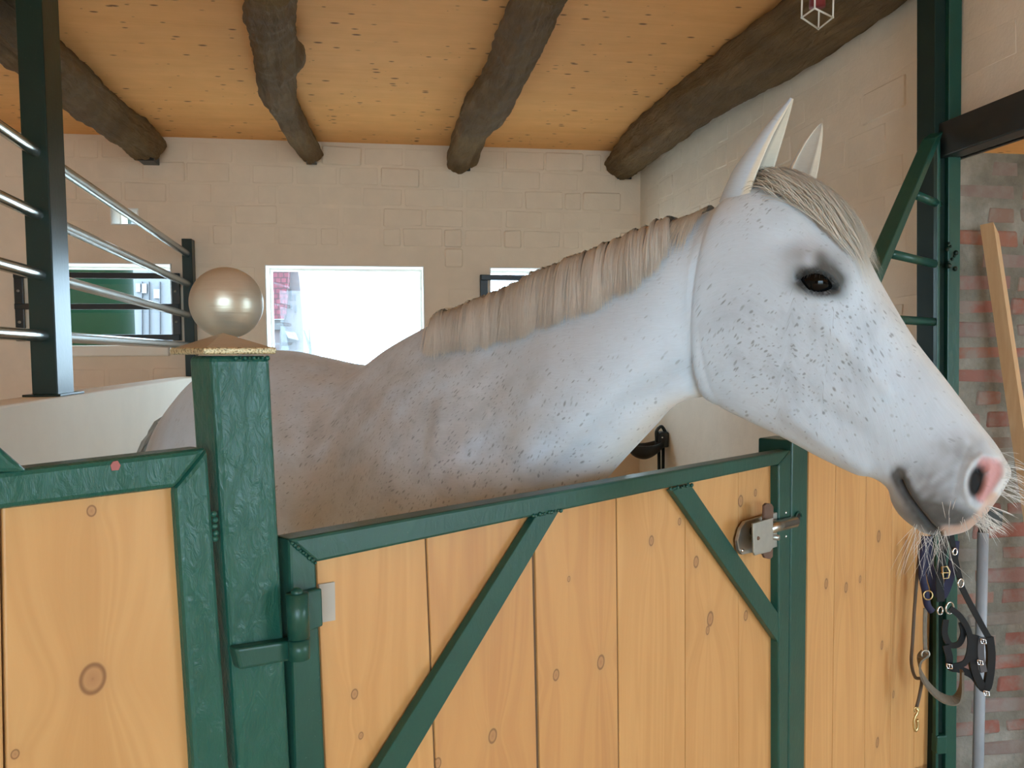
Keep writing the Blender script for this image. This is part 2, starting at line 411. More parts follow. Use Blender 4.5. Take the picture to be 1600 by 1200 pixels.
# bricks: rounded flat pieces sharing a few meshes
def brick_mesh(name, L, Hh, T, seed):
    r = random.Random(seed); b = bmesh.new()
    bmesh.ops.create_cube(b, size=1)
    for v in b.verts: v.co = Vector((v.co.x * L + r.uniform(-.007, .007), v.co.y * T, v.co.z * Hh + r.uniform(-.006, .006)))
    front = [e for e in b.edges if all(v.co.y < 0 for v in e.verts)]
    side = [e for e in b.edges if abs(e.verts[0].co.y - e.verts[1].co.y) > T * .5]
    bmesh.ops.bevel(b, geom=front + side, offset=.012, segments=1, affect='EDGES')
    for f in list(b.faces):
        if f.normal.y > .9: bmesh.ops.delete(b, geom=[f], context='FACES')
    for f in b.faces: f.smooth = f.normal.y > -.98
    me = bpy.data.meshes.new(name); b.to_mesh(me); b.free(); return me
def lay_bricks(parent, mat, axis, u0, u1, h0, h1, d, L, C, gap, proud, skip, seed, cap=290):
    r = random.Random(seed); Mi = MW[parent].inverted(); n = 0
    jit = .010 if gap > .01 else .003
    lib = [brick_mesh('brick', L - gap, C - gap, .05, seed * 10 + k) for k in range(5)] + [brick_mesh('brick', L / 2 - gap, C - gap, .05, seed * 10 + 7 + k) for k in range(2)]
    for me in lib: me.materials.append(mat)
    row = 0; h = h1 - C / 2
    while h > h0 and n < cap:
        u = u0 + (L / 2 if row % 2 else 0) - r.uniform(0, .06)
        while u < u1 and n < cap:
            half = r.random() < .22; l = L / 2 if half else L
            c = u + l / 2
            if c - l * .45 > u0 and c + l * .45 < u1 and not any(q[0] - l / 2 - .005 < c < q[1] + l / 2 + .005 and q[2] - C / 2 < h < q[3] + C / 2 for q in skip):
                o = bpy.data.objects.new('brick', lib[r.randrange(5, 7) if half else r.randrange(5)]); COL.objects.link(o)
                pr = proud(r)
                loc = rm(c, d + .025 - pr, h) if axis == 'b' else rm(d + .025 - pr, c, h)
                rot = Matrix.Rotation(ANG - (math.pi / 2 if axis == 'r' else 0), 4, 'Z') @ Matrix.Rotation(r.uniform(-jit, jit), 4, 'Y')
                o.parent = parent; o.matrix_local = Mi @ (Matrix.Translation(loc) @ rot); n += 1
            u += l
        h -= C; row += 1
    return n
skin = lambda r: r.choice((.0015, .002, .003, .004, .006, .009))
xb0 = on_back(-20, 300)[0]
lay_bricks(wall_back, M['wash'], 'b', xb0, XR - .01, 1.28, HC - .02, DB, .265, .128, .006, skin, holes, 3, 292)
rd0 = on_right(1440, 300)[0]
skin2 = lambda r: r.choice((.0008, .0012, .0016, .002, .003, .005))
lay_bricks(wall_right, M['wash_dim'], 'r', rd0 - .02, DB - .02, 1.42, HC - .02, XR, .265, .128, .006, skin2, [], 5, 250)
d2 = on_right(1640, 80)[0]
lay_bricks(wall_right, M['wash_dim'], 'r', max(d2, .8), OD - .02, OPH + .02, HC - .02, XR, .265, .128, .006, skin2, [], 6, 40)
lay_bricks(wall_far, M['brick'], 'b', XR + .03, 2.62, .04, HSIDE - .01, FARD, .255, .0775, .014, lambda r: r.uniform(.000, .008), [], 8, 230)

# windows
def window(name, q, label, rails=True, fm=None, depth=.16, fw=.035):
    o = empty(name, rm((q[0] + q[1]) / 2, DB + depth, q[2]), ROOM); tag(o, label, 'window', kind='structure')
    fm = fm or M['white']; b = MB()
    for lo, hi in (((q[0], q[3] - fw), (q[1], q[3])), ((q[0], q[2]), (q[1], q[2] + fw)), ((q[0], q[2] + fw), (q[0] + fw, q[3] - fw)), ((q[1] - fw, q[2] + fw), (q[1], q[3] - fw))):
        b.box(ROOM, (lo[0], DB + depth, lo[1]), (hi[0], DB + depth + .05, hi[1]), .004)
    fr_ = b.build('frame', fm, o)
    MB().box(ROOM, (q[0] + fw, DB + depth + .022, q[2] + fw), (q[1] - fw, DB + depth + .027, q[3] - fw)).build('pane', M['glass'], fr_)
    return o
def reveal(o, q, th=.006, d1=.16):
    b = MB()
    for lo, hi in (((q[0], q[2]), (q[0] + th, q[3])), ((q[1] - th, q[2]), (q[1], q[3])), ((q[0] + th, q[3] - th), (q[1] - th, q[3])), ((q[0] + th, q[2]), (q[1] - th, q[2] + th))):
        b.box(ROOM, (lo[0], DB - .012, lo[1]), (hi[0], DB + d1, hi[1]))
    b.build('reveal', M['white'], o)
for nm, q, lb in (('window_1', W1, 'bright wide stable window above the horse back'), ('window_2', W2, 'left window in the back wall showing a green tank'),
                  ('window_3', W3, 'window half hidden behind the horse mane'), ('window_4', W4, 'tiny square vent window high in the back wall')):
    o = window(nm, q, lb, fw=.012 if nm == 'window_4' else .022); reveal(o, q)
    if nm == 'window_2':
        a = on_back(100, 540); c = on_back(268, 556)
        MB().box(ROOM, (q[0] + .02, DB - .05, c[1]), (q[1] - .02, DB + .02, a[1]), .012, 3).build('sill', M['render'], o)

# guards of flat bar in front of two windows
def guard(label, xs, ys, mid):
    a = on_back(xs[0], ys[0], .03); c = on_back(xs[1], ys[1], .03); x0, x1, h1, h0 = a[0], c[0], a[1], c[1]
    o = empty('window_guard', rm((x0 + x1) / 2, DB - .03, h0), ROOM); tag(o, label, 'window guard', 'steel guards over the back windows')
    for x in (x0, x1): MB().box(ROOM, (x - .025, DB - .035, h0 - .02), (x + .025, DB - .011, h1 + .02), .003).build('upright', M['black_steel'], o)
    for h in (h0, (h0 + h1) / 2, h1)[:3 if mid else 3]:
        MB().box(ROOM, (x0 - .02, DB - .055, h - .018), (x1 + .02, DB - .035, h + .018), .004).build('bar', M['black_steel'], o)
    for x in (x0, x1):
        for h in (h0 * .75 + h1 * .25, h0 * .25 + h1 * .75):
            MB().tube([rm(x, DB - .035, h), rm(x, DB - .042, h)], .009, 8).build('bolt', M['zinc'], o)
guard('black flat bar guard over the left window', (28, 277), (430, 527), True)
guard('black flat bar guard partly behind the horse mane', (756, 1000), (434, 545), True)

# stall divider wall
Htop = on_div(80, 618)[1]
dw = MB().box(ROOM, (XD - .07, .15, 0), (XD + .07, DB - .012, Htop), .008).build('wall_divider', M['render'], base=rm(XD, 2.8, 0), rot=ROOM)
tag(dw, 'low pale rendered dividing wall topped by a steel railing', 'wall', kind='structure')

# ceiling logs
def log(label, path, widths, endcut=True, seed=1, Hm=None):
    r = random.Random(seed); Hm = Hm or HC - .08
    N = 110; sp = spline([(x, y, w) for (x, y), w in zip(path, widths)], N)
    pts, rad = [], []
    for x, y, wd in sp:
        p = hit(x, y, (0, 0, Hm), Vector((0, 0, 1))); z = (p - CAM).dot(_F); pts.append(p); rad.append(wd * .5 * z / FPX)
    n = 60; V, Fc = [], []
    ph = [r.uniform(0, 6.28) for _ in range(8)]
    for i, p in enumerate(pts):
        t = (pts[min(i + 1, N - 1)] - pts[max(i - 1, 0)]).normalized(); a = t.cross(Vector((0, 0, 1))).normalized(); b = a.cross(t)
        for k in range(n):
            an = 2 * math.pi * k / n
            q = 1 + .06 * math.sin(2 * an + ph[0] + i * .05) + .05 * math.sin(3 * an + ph[1] - i * .085) + .045 * math.sin(5 * an + ph[2] + i * .14) + .035 * math.sin(i * .33 + ph[3]) * math.sin(an + ph[4]) + .03 * math.sin(i * .9 + 4 * an + ph[5]) + .02 * math.sin(9 * an + ph[6] + i * .05) - .07 * max(0, math.sin(6 * an + ph[6] + 1.6 * math.sin(i * .06 + ph[1]))) ** 8 - .04 * max(0, math.sin(11 * an + ph[2] + 2.2 * math.sin(i * .09 + ph[3]))) ** 6 + r.uniform(-.01, .01)
            V.append(p + (a * math.cos(an) + b * math.sin(an) * .95) * rad[i] * q)
    for v in V:
        v.z = min(v.z, HC - .001)
    for i in range(N - 1):
        for k in range(n):
            k2 = (k + 1) % n; Fc.append((i * n + k, i * n + k2, (i + 1) * n + k2, (i + 1) * n + k))
    Fc.append(tuple(range(n))); Fc.append(tuple((N - 1) * n + k for k in range(n)))
    o = MB().raw(V, Fc, True).build('ceiling_beam', M['log'], base=pts[0], rot=ROOM)
    tag(o, label, 'beam', 'dark logs under the ceiling')
    # iron bracket at the wall end
    e = pts[-1]; rr = rad[-1]; er = ROOM.inverted() @ e
    MB().box(ROOM, (er.x - rr * .45, er.y - .05, er.z - rr * .93), (er.x + rr * .45, DB - .006, er.z - rr * .45), .004).build('bracket', M['black_steel'], o)
    MB().tube([rm(er.x, er.y - .05, er.z - rr * .7), rm(er.x, er.y - .06, er.z - rr * .7)], .010, 8).build('bolt', M['zinc'], o)
    return o
log('dark rough log beam at the upper left behind the upright', [(-60, -35), (30, 62), (85, 106), (130, 148), (172, 184), (212, 212), (230, 228)], [110, 92, 82, 74, 64, 58, 54], seed=1)
log('crooked log beam nearest the ceiling middle, knotted on its side', [(424, -30), (423, 0), (424, 30), (427, 58), (433, 84), (430, 108), (434, 146), (445, 170), (467, 207), (486, 238)], [82, 78, 73, 66, 76, 62, 58, 48, 43, 36], seed=2)
log('thick crooked log beam bending right of the bright window', [(852, -30), (838, 0), (821, 44), (811, 72), (799, 100), (782, 130), (762, 160), (742, 192), (728, 224), (719, 256), (717, 268)], [80, 76, 75, 73, 69, 68, 72, 57, 53, 47, 38], seed=3)
log('long straight log beam along the top of the side wall', [(1460, -110), (1310, 5), (1172, 98), (1088, 156), (1030, 202), (985, 242), (972, 258)], [140, 118, 94, 80, 72, 58, 52], seed=4)

# steel column and lintel at the side wall
zc = 2.55
def room_at(x, y, z): return ROOM.inverted() @ P(x, y, z)
c1 = room_at(1502, 400, zc); c0 = room_at(1463, 400, zc); cD = c0.y
col = empty('steel_column', rm((c0.x + XR) / 2, cD + .05, 0), ROOM)
tag(col, 'dark green steel column standing against the side wall', 'column')
xs1 = c0.x; xs2 = XR - .005
def col_at(x, y): return ROOM.inverted() @ hit(x, y, rm(0, cD, 0), RD)
def cedge(xt, xb, yt=0, yb_=1190):
    p, q = col_at(xt, yt), col_at(xb, yb_); k_ = (q.x - p.x) / (q.z - p.z)
    return lambda h: p.x + k_ * (h - p.z)
def cstrip(e0, e1, y0, y1, h0, h1, name, mat): MB().prism(ROOM, [(e0(h0), h0), (e1(h0), h0), (e1(h1), h1), (e0(h1), h1)], y0, y1, .002).build(name, mat, col)
eL, eA, eB, eR = cedge(1464, 1461), cedge(1469, 1465), cedge(1482, 1476), cedge(1502, 1493)
cstrip(lambda h: eL(h) + .003, lambda h: eR(h) - .001, cD + .014, cD + .10, 0, HC, 'web', M['green_matt'])
cstrip(eL, eA, cD - .004, cD + .014, 0, OPH + .05, 'flange', M['green_smooth'])
cstrip(eB, eR, cD - .004, cD + .014, 0, HC, 'flange', M['green_smooth'])
MB().box(ROOM, (xs1 - .09, cD - .02, HC - .10), (xs2, cD + .12, HC - .02), .004).build('head_plate', M['green_dark'], col)
b = MB(); r_ = random.Random(4)
for k in range(9):
    q = room_at(1483 + r_.uniform(-4, 12), 380 + k * 5, zc - .01); b.sphere(rm(q.x, q.y, q.z), r_.uniform(.004, .009), 8, 6)
b.build('weld_bead', M['green_dark'], col)
b = MB(); q = col_at(1470, 1162); b.box(ROOM, (q.x - .02, q.y - .01, q.z - .03), (q.x + .015, q.y + .02, q.z + .03), .004).build('catch', M['green_smooth'], col)
lint = MB().box(ROOM, (XR - .06, -1.4, OPH), (XR + .03, OD + .02, OPH + .105), .004).build('trim_1', M['black_steel'], base=rm(XR, 0, OPH), rot=ROOM)
tag(lint, 'black steel lintel over the side opening', 'lintel', kind='structure')

# ------------------------------------------------------------------ stall front
def gthing(name, base_th, label, cat, group=None):
    o = empty(name, GATE @ Vector((base_th[0], .02, base_th[1])), GATE); return tag(o, label, cat, group)
def local(parent, t, h, y=0):
    return MW[parent].inverted() @ (GATE @ Vector((t, y, h)))

def px_poly(pts, off): return [gt(x, y, off) for x, y in pts]
def vplank(top_l, bot_l, top_r, bot_r, off, hb=.12):
    a, b_, c, d = (gt(*q, off) for q in (top_l, bot_l, top_r, bot_r))
    return [a, b_, (b_[0], hb), (d[0], hb), d, c]
def narrow(p, g, gl=0.0): return [(q[0] + (g + gl if i < 3 else -g), q[1]) for i, q in enumerate(p)]

FR = GATE
# ---- gate post with bronze ball
post = gthing('gate_post', (gt(375, 700)[0], 0), 'green painted gate post topped by a bronze ball', 'post')
pl, pr = vplank((331, 556), (373, 1200), (423, 556), (456, 1200), 0, 0.0), None
MB().prism(FR, pl, 0, .05, .006, 3).build('post_shaft', M['green'], post)
tc_ = gt(377, 556); hcap = gt(377, 552)[1]
tl, tr = gt(319, 549, -.012)[0], gt(433, 549, -.012)[0]
yb = .062
capb = MB().prism(FR, [(tl, hcap - .001), (tr, hcap - .001), (tr, hcap + .006), (tl, hcap + .006)], -.012, yb, .0022, 3)
capb.build('cap_plate', M['gold_lip'], post)
cm = ((tl + tr) / 2, (-.012 + yb) / 2)
vv = [FR @ Vector(v) for v in ((tl + .003, -.009, hcap + .0055), (tr - .003, -.009, hcap + .0055), (tr - .003, yb - .003, hcap + .0055), (tl + .003, yb - .003, hcap + .0055), (cm[0], cm[1], hcap + .021))]
MB().raw(vv, [(0, 1, 4), (1, 2, 4), (2, 3, 4), (3, 0, 4), (3, 2, 1, 0)]).build('cap_top', M['gold'], post)
cc = FR @ Vector((cm[0], cm[1], 0)); zz = (cc - CAM).dot(_F)
ball_c = P(354, 473.5, (P(354, 473.5, 1) - CAM).length and zz)
rb = 55.5 * zz / FPX
MB().sphere(ball_c, rb, 64, 40).build('ball_finial', M['gold'], post)
MB().tube([Vector((ball_c.x, ball_c.y, ball_c.z - rb - .006)), Vector((ball_c.x, ball_c.y, ball_c.z - rb + .012))], [.014, .01], 16).build('neck', M['gold'], post)
b = MB(); r_ = random.Random(2)
for k in range(8):
    t, h = gt(368 + k * 7, 559 + r_.uniform(-1, 1)); b.sphere(FR @ Vector((t, -.001, h)), r_.uniform(.0012, .0028), 8, 6)
b.build('weld_bead', M['green'], post)

# ---- right gate
gate = gthing('stall_gate', (gt(830, 900)[0], .12), 'green framed stall gate with vertical pine planks under the horse neck', 'gate', 'green framed stall front pieces')
TD = .032
topL, topR = gt(452, 843), gt(1236, 703)
iTL, iTR = gt(495, 879), gt(1217, 726)
def seg(pts, y0, y1, bv=.0035): return MB().prism(FR, pts, y0, y1, bv, 2)
seg([topL, iTL, iTR, topR], 0, TD).build('top_rail', M['green_smooth'], gate)
ql, qi = gt(463, 1200), gt(509, 1200); lb_o, lb_i = (ql[0], .12), (qi[0], .12)
seg([topL, ql, lb_o, lb_i, qi, iTL], 0, TD).build('stile', M['green_smooth'], gate)
qr, qj = gt(1231, 1200), gt(1217, 1200); rb_o, rb_i = (qr[0], .12), (qj[0], .12)
seg([iTR, qj, rb_i, rb_o, qr, topR], 0, TD).build('stile', M['green_smooth'], gate)
MB().prism(FR, [lb_i, (rb_i[0], rb_i[1]), (rb_i[0], rb_i[1] + .045), (lb_i[0], lb_i[1] + .045)], 0, TD, .003).build('bottom_rail', M['green_smooth'], gate)
OFF = .018
b1 = [gt(836, 806, .004), gt(873, 797, .004), gt(633, 1200, .004), gt(588, 1200, .004)]
k = (.16 - b1[0][1]) / (b1[3][1] - b1[0][1])
b1e = [b1[0], b1[1], (b1[1][0] + (b1[2][0] - b1[1][0]) * k, .16), (b1[0][0] + (b1[3][0] - b1[0][0]) * k, .16)]
lim = lb_i[0] + .01
if b1e[3][0] < lim:
    def at(p, q, t): f = (t - p[0]) / (q[0] - p[0]); return (t, p[1] + (q[1] - p[1]) * f)
    b1e = [b1[0], b1[1], at(b1[1], b1[2], lim), at(b1[0], b1[3], lim)]
MB().prism(FR, b1e, .002, .015, .0012).build('brace', M['green_smooth'], gate)
b2 = [gt(1049, 766, .004), gt(1078, 757, .004), gt(1218, 963, .004), gt(1218, 1008, .004)]
MB().prism(FR, b2, .002, .015, .0012).build('brace', M['green_smooth'], gate)
def weld(parent, a, c, n, s, mat, off=0.0):
    b = MB(); r = random.Random(int(a[0]))
    for i in range(n):
        f = i / (n - 1); t, h = gt(a[0] + (c[0] - a[0]) * f + r.uniform(-1, 1), a[1] + (c[1] - a[1]) * f + r.uniform(-1, 1), off)
        b.sphere(FR @ Vector((t, off, h)), r.uniform(.6, 1.2) * s, 8, 6)
    b.build('weld_bead', mat, parent)
weld(gate, (456, 848), (492, 879), 9, .0026, M['green_smooth'])
weld(gate, (833, 806), (876, 797), 10, .003, M['green_smooth'])
weld(gate, (1048, 765), (1080, 757), 9, .0032, M['green_smooth'])

plank_px = [((494, 870), (509, 1200)), ((666, 835), (681, 1200)), ((831, 800), (840, 1200)), ((964, 775), (968, 1200)), ((1071, 752), (1071, 1200)), ((1154, 735), (1155, 1200)), ((1222, 722), (1221, 1200))]
knots_px = {0: [(555, 1085, 7), (565, 1150, 5)], 1: [(684, 1193, 8), (770, 1150, 10)], 2: [(870, 1055, 8), (940, 1035, 10), (890, 905, 4)],
            3: [(1018, 845, 7), (1062, 815, 5)], 4: [(1088, 878, 8), (1110, 967, 10), (1106, 985, 6)], 5: [(1158, 783, 8), (1181, 770, 5), (1166, 962, 7)]}
for i in range(6):
    (tl0, bl0), (tr0, br0) = plank_px[i], plank_px[i + 1]
    g = .0014
    poly = vplank(tl0, bl0, tr0, br0, OFF)
    poly = narrow(poly, g)
    if i == 2: poly = narrow(poly, 0, .006)
    kn = []
    for (x, y, r) in knots_px[i]:
        t, h = gt(x, y, OFF); lv = local(gate, t, h, OFF); z = ((FR @ Vector((t, OFF, h))) - CAM).dot(_F); kn.append((lv.x, lv.z, r * z / FPX * 5.0))
    sh = random.Random(i + 30).uniform(-.04, .05)
    mt = wood_mat('pine_plank', kn, (.54 + sh * .7, .285 + sh * .55, .100 + sh * .3), (.41 + sh * .7, .19 + sh * .6, .058), seed=i * 3.7 + 1)
    dy = random.Random(i).uniform(0, .0015)
    MB().prism(FR, poly, OFF + dy, OFF + .022, .001, 2).build('plank', mt, gate)
M['joint_shade_strip'] = plain('joint_shade_brown', (.10, .05, .02), .8)  # dark strips filling the plank gaps, groove shadow put in as colour
def joint_shade_strips(lines, off, parent):
    for (a, b_) in lines:
        p, q = gt(*a, off), gt(*b_, off); w_ = .005
        MB().prism(FR, [(p[0] - w_, p[1]), (q[0] - w_, q[1]), (q[0] - w_, .13), (q[0] + w_, .13), (q[0] + w_, q[1]), (p[0] + w_, p[1])], off + .0028, off + .019).build('joint_shade_strip', M['joint_shade_strip'], parent)
joint_shade_strips(plank_px[1:6], OFF, gate)
# routed recess by the hinge
rc = [gt(498, 913, OFF - .0005), gt(523, 909, OFF - .0005), gt(524, 969, OFF - .0005), gt(501, 973, OFF - .0005)]
MB().prism(FR, rc, OFF - .0012, OFF + .002, .0006).build('spacer_block', plain('grey_bare_wood', (.40, .36, .30), .8), gate)
# hinge
hz = gt(465, 960)
hin = empty('hinge', MW[gate].translation); hin.parent = gate; hin.matrix_local = Matrix.Identity(4)
MW[hin] = MW[gate]; 
bpy.data.objects.remove(hin); MW.pop(hin, None)
kt, kb = gt(464, 927, -.02), gt(466, 996, -.02)
axT, axB = FR @ Vector((kt[0], -.02, kt[1])), FR @ Vector((kt[0] + .001, -.02, kb[1]))
rk = 17.5 * .86 / FPX
leaf = [gt(474, 926, -.008), gt(500, 918, -.004), gt(502, 977, -.004), (gt(476, 990, -.008))]
hl_ = MB().prism(FR, leaf, -.008, .001, .002).build('hinge_leaf', M['green_smooth'], gate)
MB().tube([axT, axB], rk, 24).build('hinge_barrel', M['green_smooth'], hl_)
MB().sphere(axT + Vector((0, 0, .001)), .0065, 16, 10, (1, 1, .8)).build('hinge_pin', M['green_smooth'], hl_)
# strap of the hinge on the post
st = [gt(366, 1013, -.012), gt(482, 996, -.012), gt(482, 1027, -.012), gt(374, 1047, -.012)]
hs_ = MB().prism(FR, st, -.014, .002, .0035, 3).build('hinge_strap', M['green_smooth'], post)
t_, h_ = gt(467, 1010, -.02)
MB().tube([FR @ Vector((t_, -.02, gt(467, 999, -.02)[1])), FR @ Vector((t_, -.02, gt(467, 1029, -.02)[1]))], rk * .98, 24).build('hinge_eye', M['green_smooth'], hs_)

# latch, built in the gate plane
LP = [gate]
def lat(pts, y0, y1, mat, name, bv=.001, off=None):
    return MB().prism(FR, [gt(x, y, y0 if off is None else off) for x, y in pts], y0, y1, bv).build(name, mat, LP[0])
LP[0] = lat([(1165, 815), (1158, 826), (1153, 845), (1155, 860), (1160, 867), (1195, 860), (1232, 850), (1232, 795)], .004, .012, M['zinc'], 'latch_plate', .0015)
lat([(1177, 818), (1208, 809), (1208, 856), (1204, 862), (1180, 868), (1178, 864)], -.032, -.028, M['zinc'], 'latch_cover', .001)
lat([(1195, 790), (1199, 786), (1206, 787), (1209, 792), (1208, 870), (1204, 874), (1196, 872), (1193, 866)], -.020, -.014, M['rust'], 'latch_handle', .0015)
a_, c_ = gt(1180, 831, -.008), gt(1241, 815, -.008)
MB().tube([FR @ Vector((a_[0], -.008, a_[1])), FR @ Vector((c_[0], -.008, c_[1]))], .0125, 20).build('latch_bolt', M['steel'], LP[0])
for (x, y) in ((1227, 801), (1227, 838), (1160, 860)):
    t, h = gt(x, y, .002); MB().sphere(FR @ Vector((t, .003, h)), .0045, 10, 8).build('screw', M['chrome'], LP[0])
t, h = gt(1185, 841, -.033); MB().sphere(FR @ Vector((t, -.032, h)), .004, 10, 8).build('rivet', M['rust'], LP[0])
for (x, y) in ((1184, 845), (1203, 838)):
    t, h = gt(x, y, -.01); MB().tube([FR @ Vector((t, -.03, h)), FR @ Vector((t, .006, h))], .006, 10).build('spacer', M['zinc'], LP[0])

# ---- latch post right of the gate
p2 = gthing('gate_post', (gt(1250, 900)[0], 0), 'green latch post between gate and plank partition', 'post')
poly = vplank((1238, 688), (1232, 1200), (1263, 684), (1257, 1200), 0, 0.0)
MB().prism(FR, poly, 0, .08, .004).build('post_shaft', M['green_smooth'], p2)
t, h = gt(1245, 813, -.001)
MB().tube([FR @ Vector((t, -.0015, h)), FR @ Vector((t, .002, h))], .0165, 24).build('bolt_hole', M['black_steel'], p2)
MB().ring(FR @ Vector((t + .004, -.003, h)), GY, .018, .0022, 24, 8, .55).build('hole_rim', M['green_smooth'], p2)

# ---- left gate
lg = gthing('stall_gate', (gt(140, 900)[0], .12), 'taller green framed stall panel with one wide knotty pine board', 'gate', 'green framed stall front pieces')
L0 = (-320, 774)
tL, tR = gt(-300, 772), gt(326, 700); iL, iR = gt(-300, 834), gt(275, 763)
seg([tL, iL, iR, tR], 0, TD, .005).build('top_rail', M['green'], lg)
qo, qn = gt(360, 1200), gt(303, 1200); bo, bi = (qo[0], .12), (qn[0], .12)
seg([iR, qn, bi, bo, qo, tR], 0, TD, .005).build('stile', M['green'], lg)
seg([(tL[0], .12), (bi[0], .12), (bi[0], .165), (tL[0], .165)], 0, TD).build('bottom_rail', M['green'], lg)
seg([tL, (tL[0], .12), (tL[0] + .05, .12), (tL[0] + .05, iL[1])], 0, TD).build('stile', M['green'], lg)
lp = [((-300, 825), (-290, 1200)), ((-2, 790), (5, 1200)), ((282, 755), (310, 1200))]
lk = {0: [], 1: [(139, 797, 7), (141, 1058, 19), (20, 1175, 6)]}
for i in range(2):
    poly = vplank(lp[i][0], lp[i][1], lp[i + 1][0], lp[i + 1][1], OFF)
    g = .001; poly = narrow(poly, g)
    kn = []
    for (x, y, r) in lk[i]:
        t, h = gt(x, y, OFF); lv = local(lg, t, h, OFF); z = ((FR @ Vector((t, OFF, h))) - CAM).dot(_F); kn.append((lv.x, lv.z, r * z / FPX * 5.5))
    mt = wood_mat('pine_board', kn, (.52, .29, .108), (.41, .205, .066), seed=i * 2.3 + 11)
    MB().prism(FR, poly, OFF - .006, OFF + .02, .002).build('board', mt, lg)
# slanted bar rising to the left
sa, sb = gt(20, 729), gt(-420, 430)
MB().prism(FR, [(sa[0] + .012, sa[1] - .006), (sa[0] - .012, sa[1] - .004), (sb[0], sb[1]), (sb[0] + .03, sb[1] + .01)], -.002, .035, .004).build('slanted_bar', M['green'], lg)
b = MB(); r_ = random.Random(9)
for (x, y) in ((334, 803), (336, 812), (335, 822), (337, 833), (336, 842)):
    t, h = gt(x, y, .002); b.sphere(FR @ Vector((t, .002, h)), .0032, 10, 8)
b.build('weld_bead', M['green'], lg)
t, h = gt(181, 728, -.001); b = MB()
b.prism(FR, [(t - .0035, h - .004), (t + .0025, h - .004), (t + .0045, h), (t + .002, h + .0045), (t - .002, h + .004), (t - .0045, h + .001)], -.0006, .001)
b.build('paint_chip', plain('chipped_red_primer', (.32, .10, .09), .7), lg)

# ---- right plank partition with its slanted grille
pt = gthing('plank_partition', (gt(1360, 900)[0], .1), 'narrow vertical plank partition with slanted ladder grille beside the steel column', 'partition')
pp = [((1264, 670), (1258, 1200)), ((1307, 670), (1300, 1200)), ((1354, 670), (1351, 1200)), ((1394, 670), (1391, 1200)), ((1428, 670), (1428, 1200)), ((1462, 670), (1461, 1200))]
pk = {0: [(1291, 912, 7)], 1: [(1322, 918, 7), (1344, 905, 5)], 2: [(1373, 838, 8), (1378, 1008, 6), (1371, 1160, 7)], 3: [(1396, 1085, 5)], 4: []}
for i in range(5):
    poly = vplank(*pp[i], *pp[i + 1], OFF)
    g = .0022; poly = narrow(poly, g)
    kn = []
    for (x, y, r) in pk[i]:
        t, h = gt(x, y, OFF); lv = local(pt, t, h, OFF); z = ((FR @ Vector((t, OFF, h))) - CAM).dot(_F); kn.append((lv.x, lv.z, r * z / FPX * 5))
    mt = wood_mat('pine_plank', kn, (.60, .325, .118), (.45, .215, .068), seed=i * 4.1 + 21)
    MB().prism(FR, poly, OFF, OFF + .022, .001).build('plank', mt, pt)
joint_shade_strips(pp[1:5], OFF, pt)
r0, r1 = gt(1264, 664), gt(1462, 632)
seg([(r0[0], r0[1] - .04), (r1[0], r0[1] - .04), (r1[0], r0[1]), (r0[0], r0[1])], 0, .045).build('top_rail', M['green_smooth'], pt)
s0, s1 = gt(1254, 690, .02), gt(1457, 219, .02)
MB().prism(FR, [(s0[0] - .035, s0[1]), (s0[0] + .032, s0[1]), (s1[0] + .04, s1[1] + .03), (s1[0] - .028, s1[1])], 0, .042, .003).build('slanted_bar', M['green_smooth'], pt)
v0 = gt(1463, 690, .02)
for y, x in ((305, 1432), (397, 1394), (496, 1350), (590, 1308)):
    a = gt(x, y, .02); e = gt(1470, y + 6, .02)
    MB().tube([FR @ Vector((a[0], .02, a[1])), FR @ Vector((e[0], .02, a[1]))], .0125, 16).build('rung', M['green_smooth'], pt)

# ---- railing on the divider wall
rl = empty('stall_railing', rm(XD, 3.6, Htop), ROOM); tag(rl, 'polished steel rails on dark uprights above the low dividing wall', 'railing')
dL = on_div(55, 400)[0]; dR = on_div(98, 400)[0]
up0 = (on_div(62, 612)[0], on_div(33, 0)[0]); 
dc = on_div(84, 615)[0]
def upright(dcn, h1, wd, th, mat, lean=0.0):
    b = MB(); b.prism(ROOM, [(dcn - wd / 2, Htop), (dcn + wd / 2, Htop), (dcn + wd / 2 + lean, h1), (dcn - wd / 2 + lean, h1)], XD - th / 2, XD + th / 2, .004, 2, 'yz'); return b
upright(dc, HC, .16, .085, M['green_dark']).build('upright', M['upright'], rl)
MB().box(ROOM, (XD - .06, dc - .12, Htop), (XD + .065, dc + .12, Htop + .008), .002).build('foot_plate', M['green_dark'], rl)
dfar = DB - .05; hf = on_div(304, 380)[1]
MB().box(ROOM, (XD - .03, dfar - .05, Htop), (XD + .03, dfar + .035, hf), .003).build('upright', M['green_dark'], rl)
for (ya, yb2) in ((268, 402), (355, 447), (440, 494), (527, 540)):
    A_, B_ = on_div(102, ya), on_div(300, yb2); d0 = .25; sl_ = (B_[1] - A_[1]) / (B_[0] - A_[0])
    MB().tube([rm(XD, d0, A_[1] + sl_ * (d0 - A_[0])), rm(XD, dfar, A_[1] + sl_ * (dfar - A_[0]))], .021, 18).build('rail', M['steel'], rl)

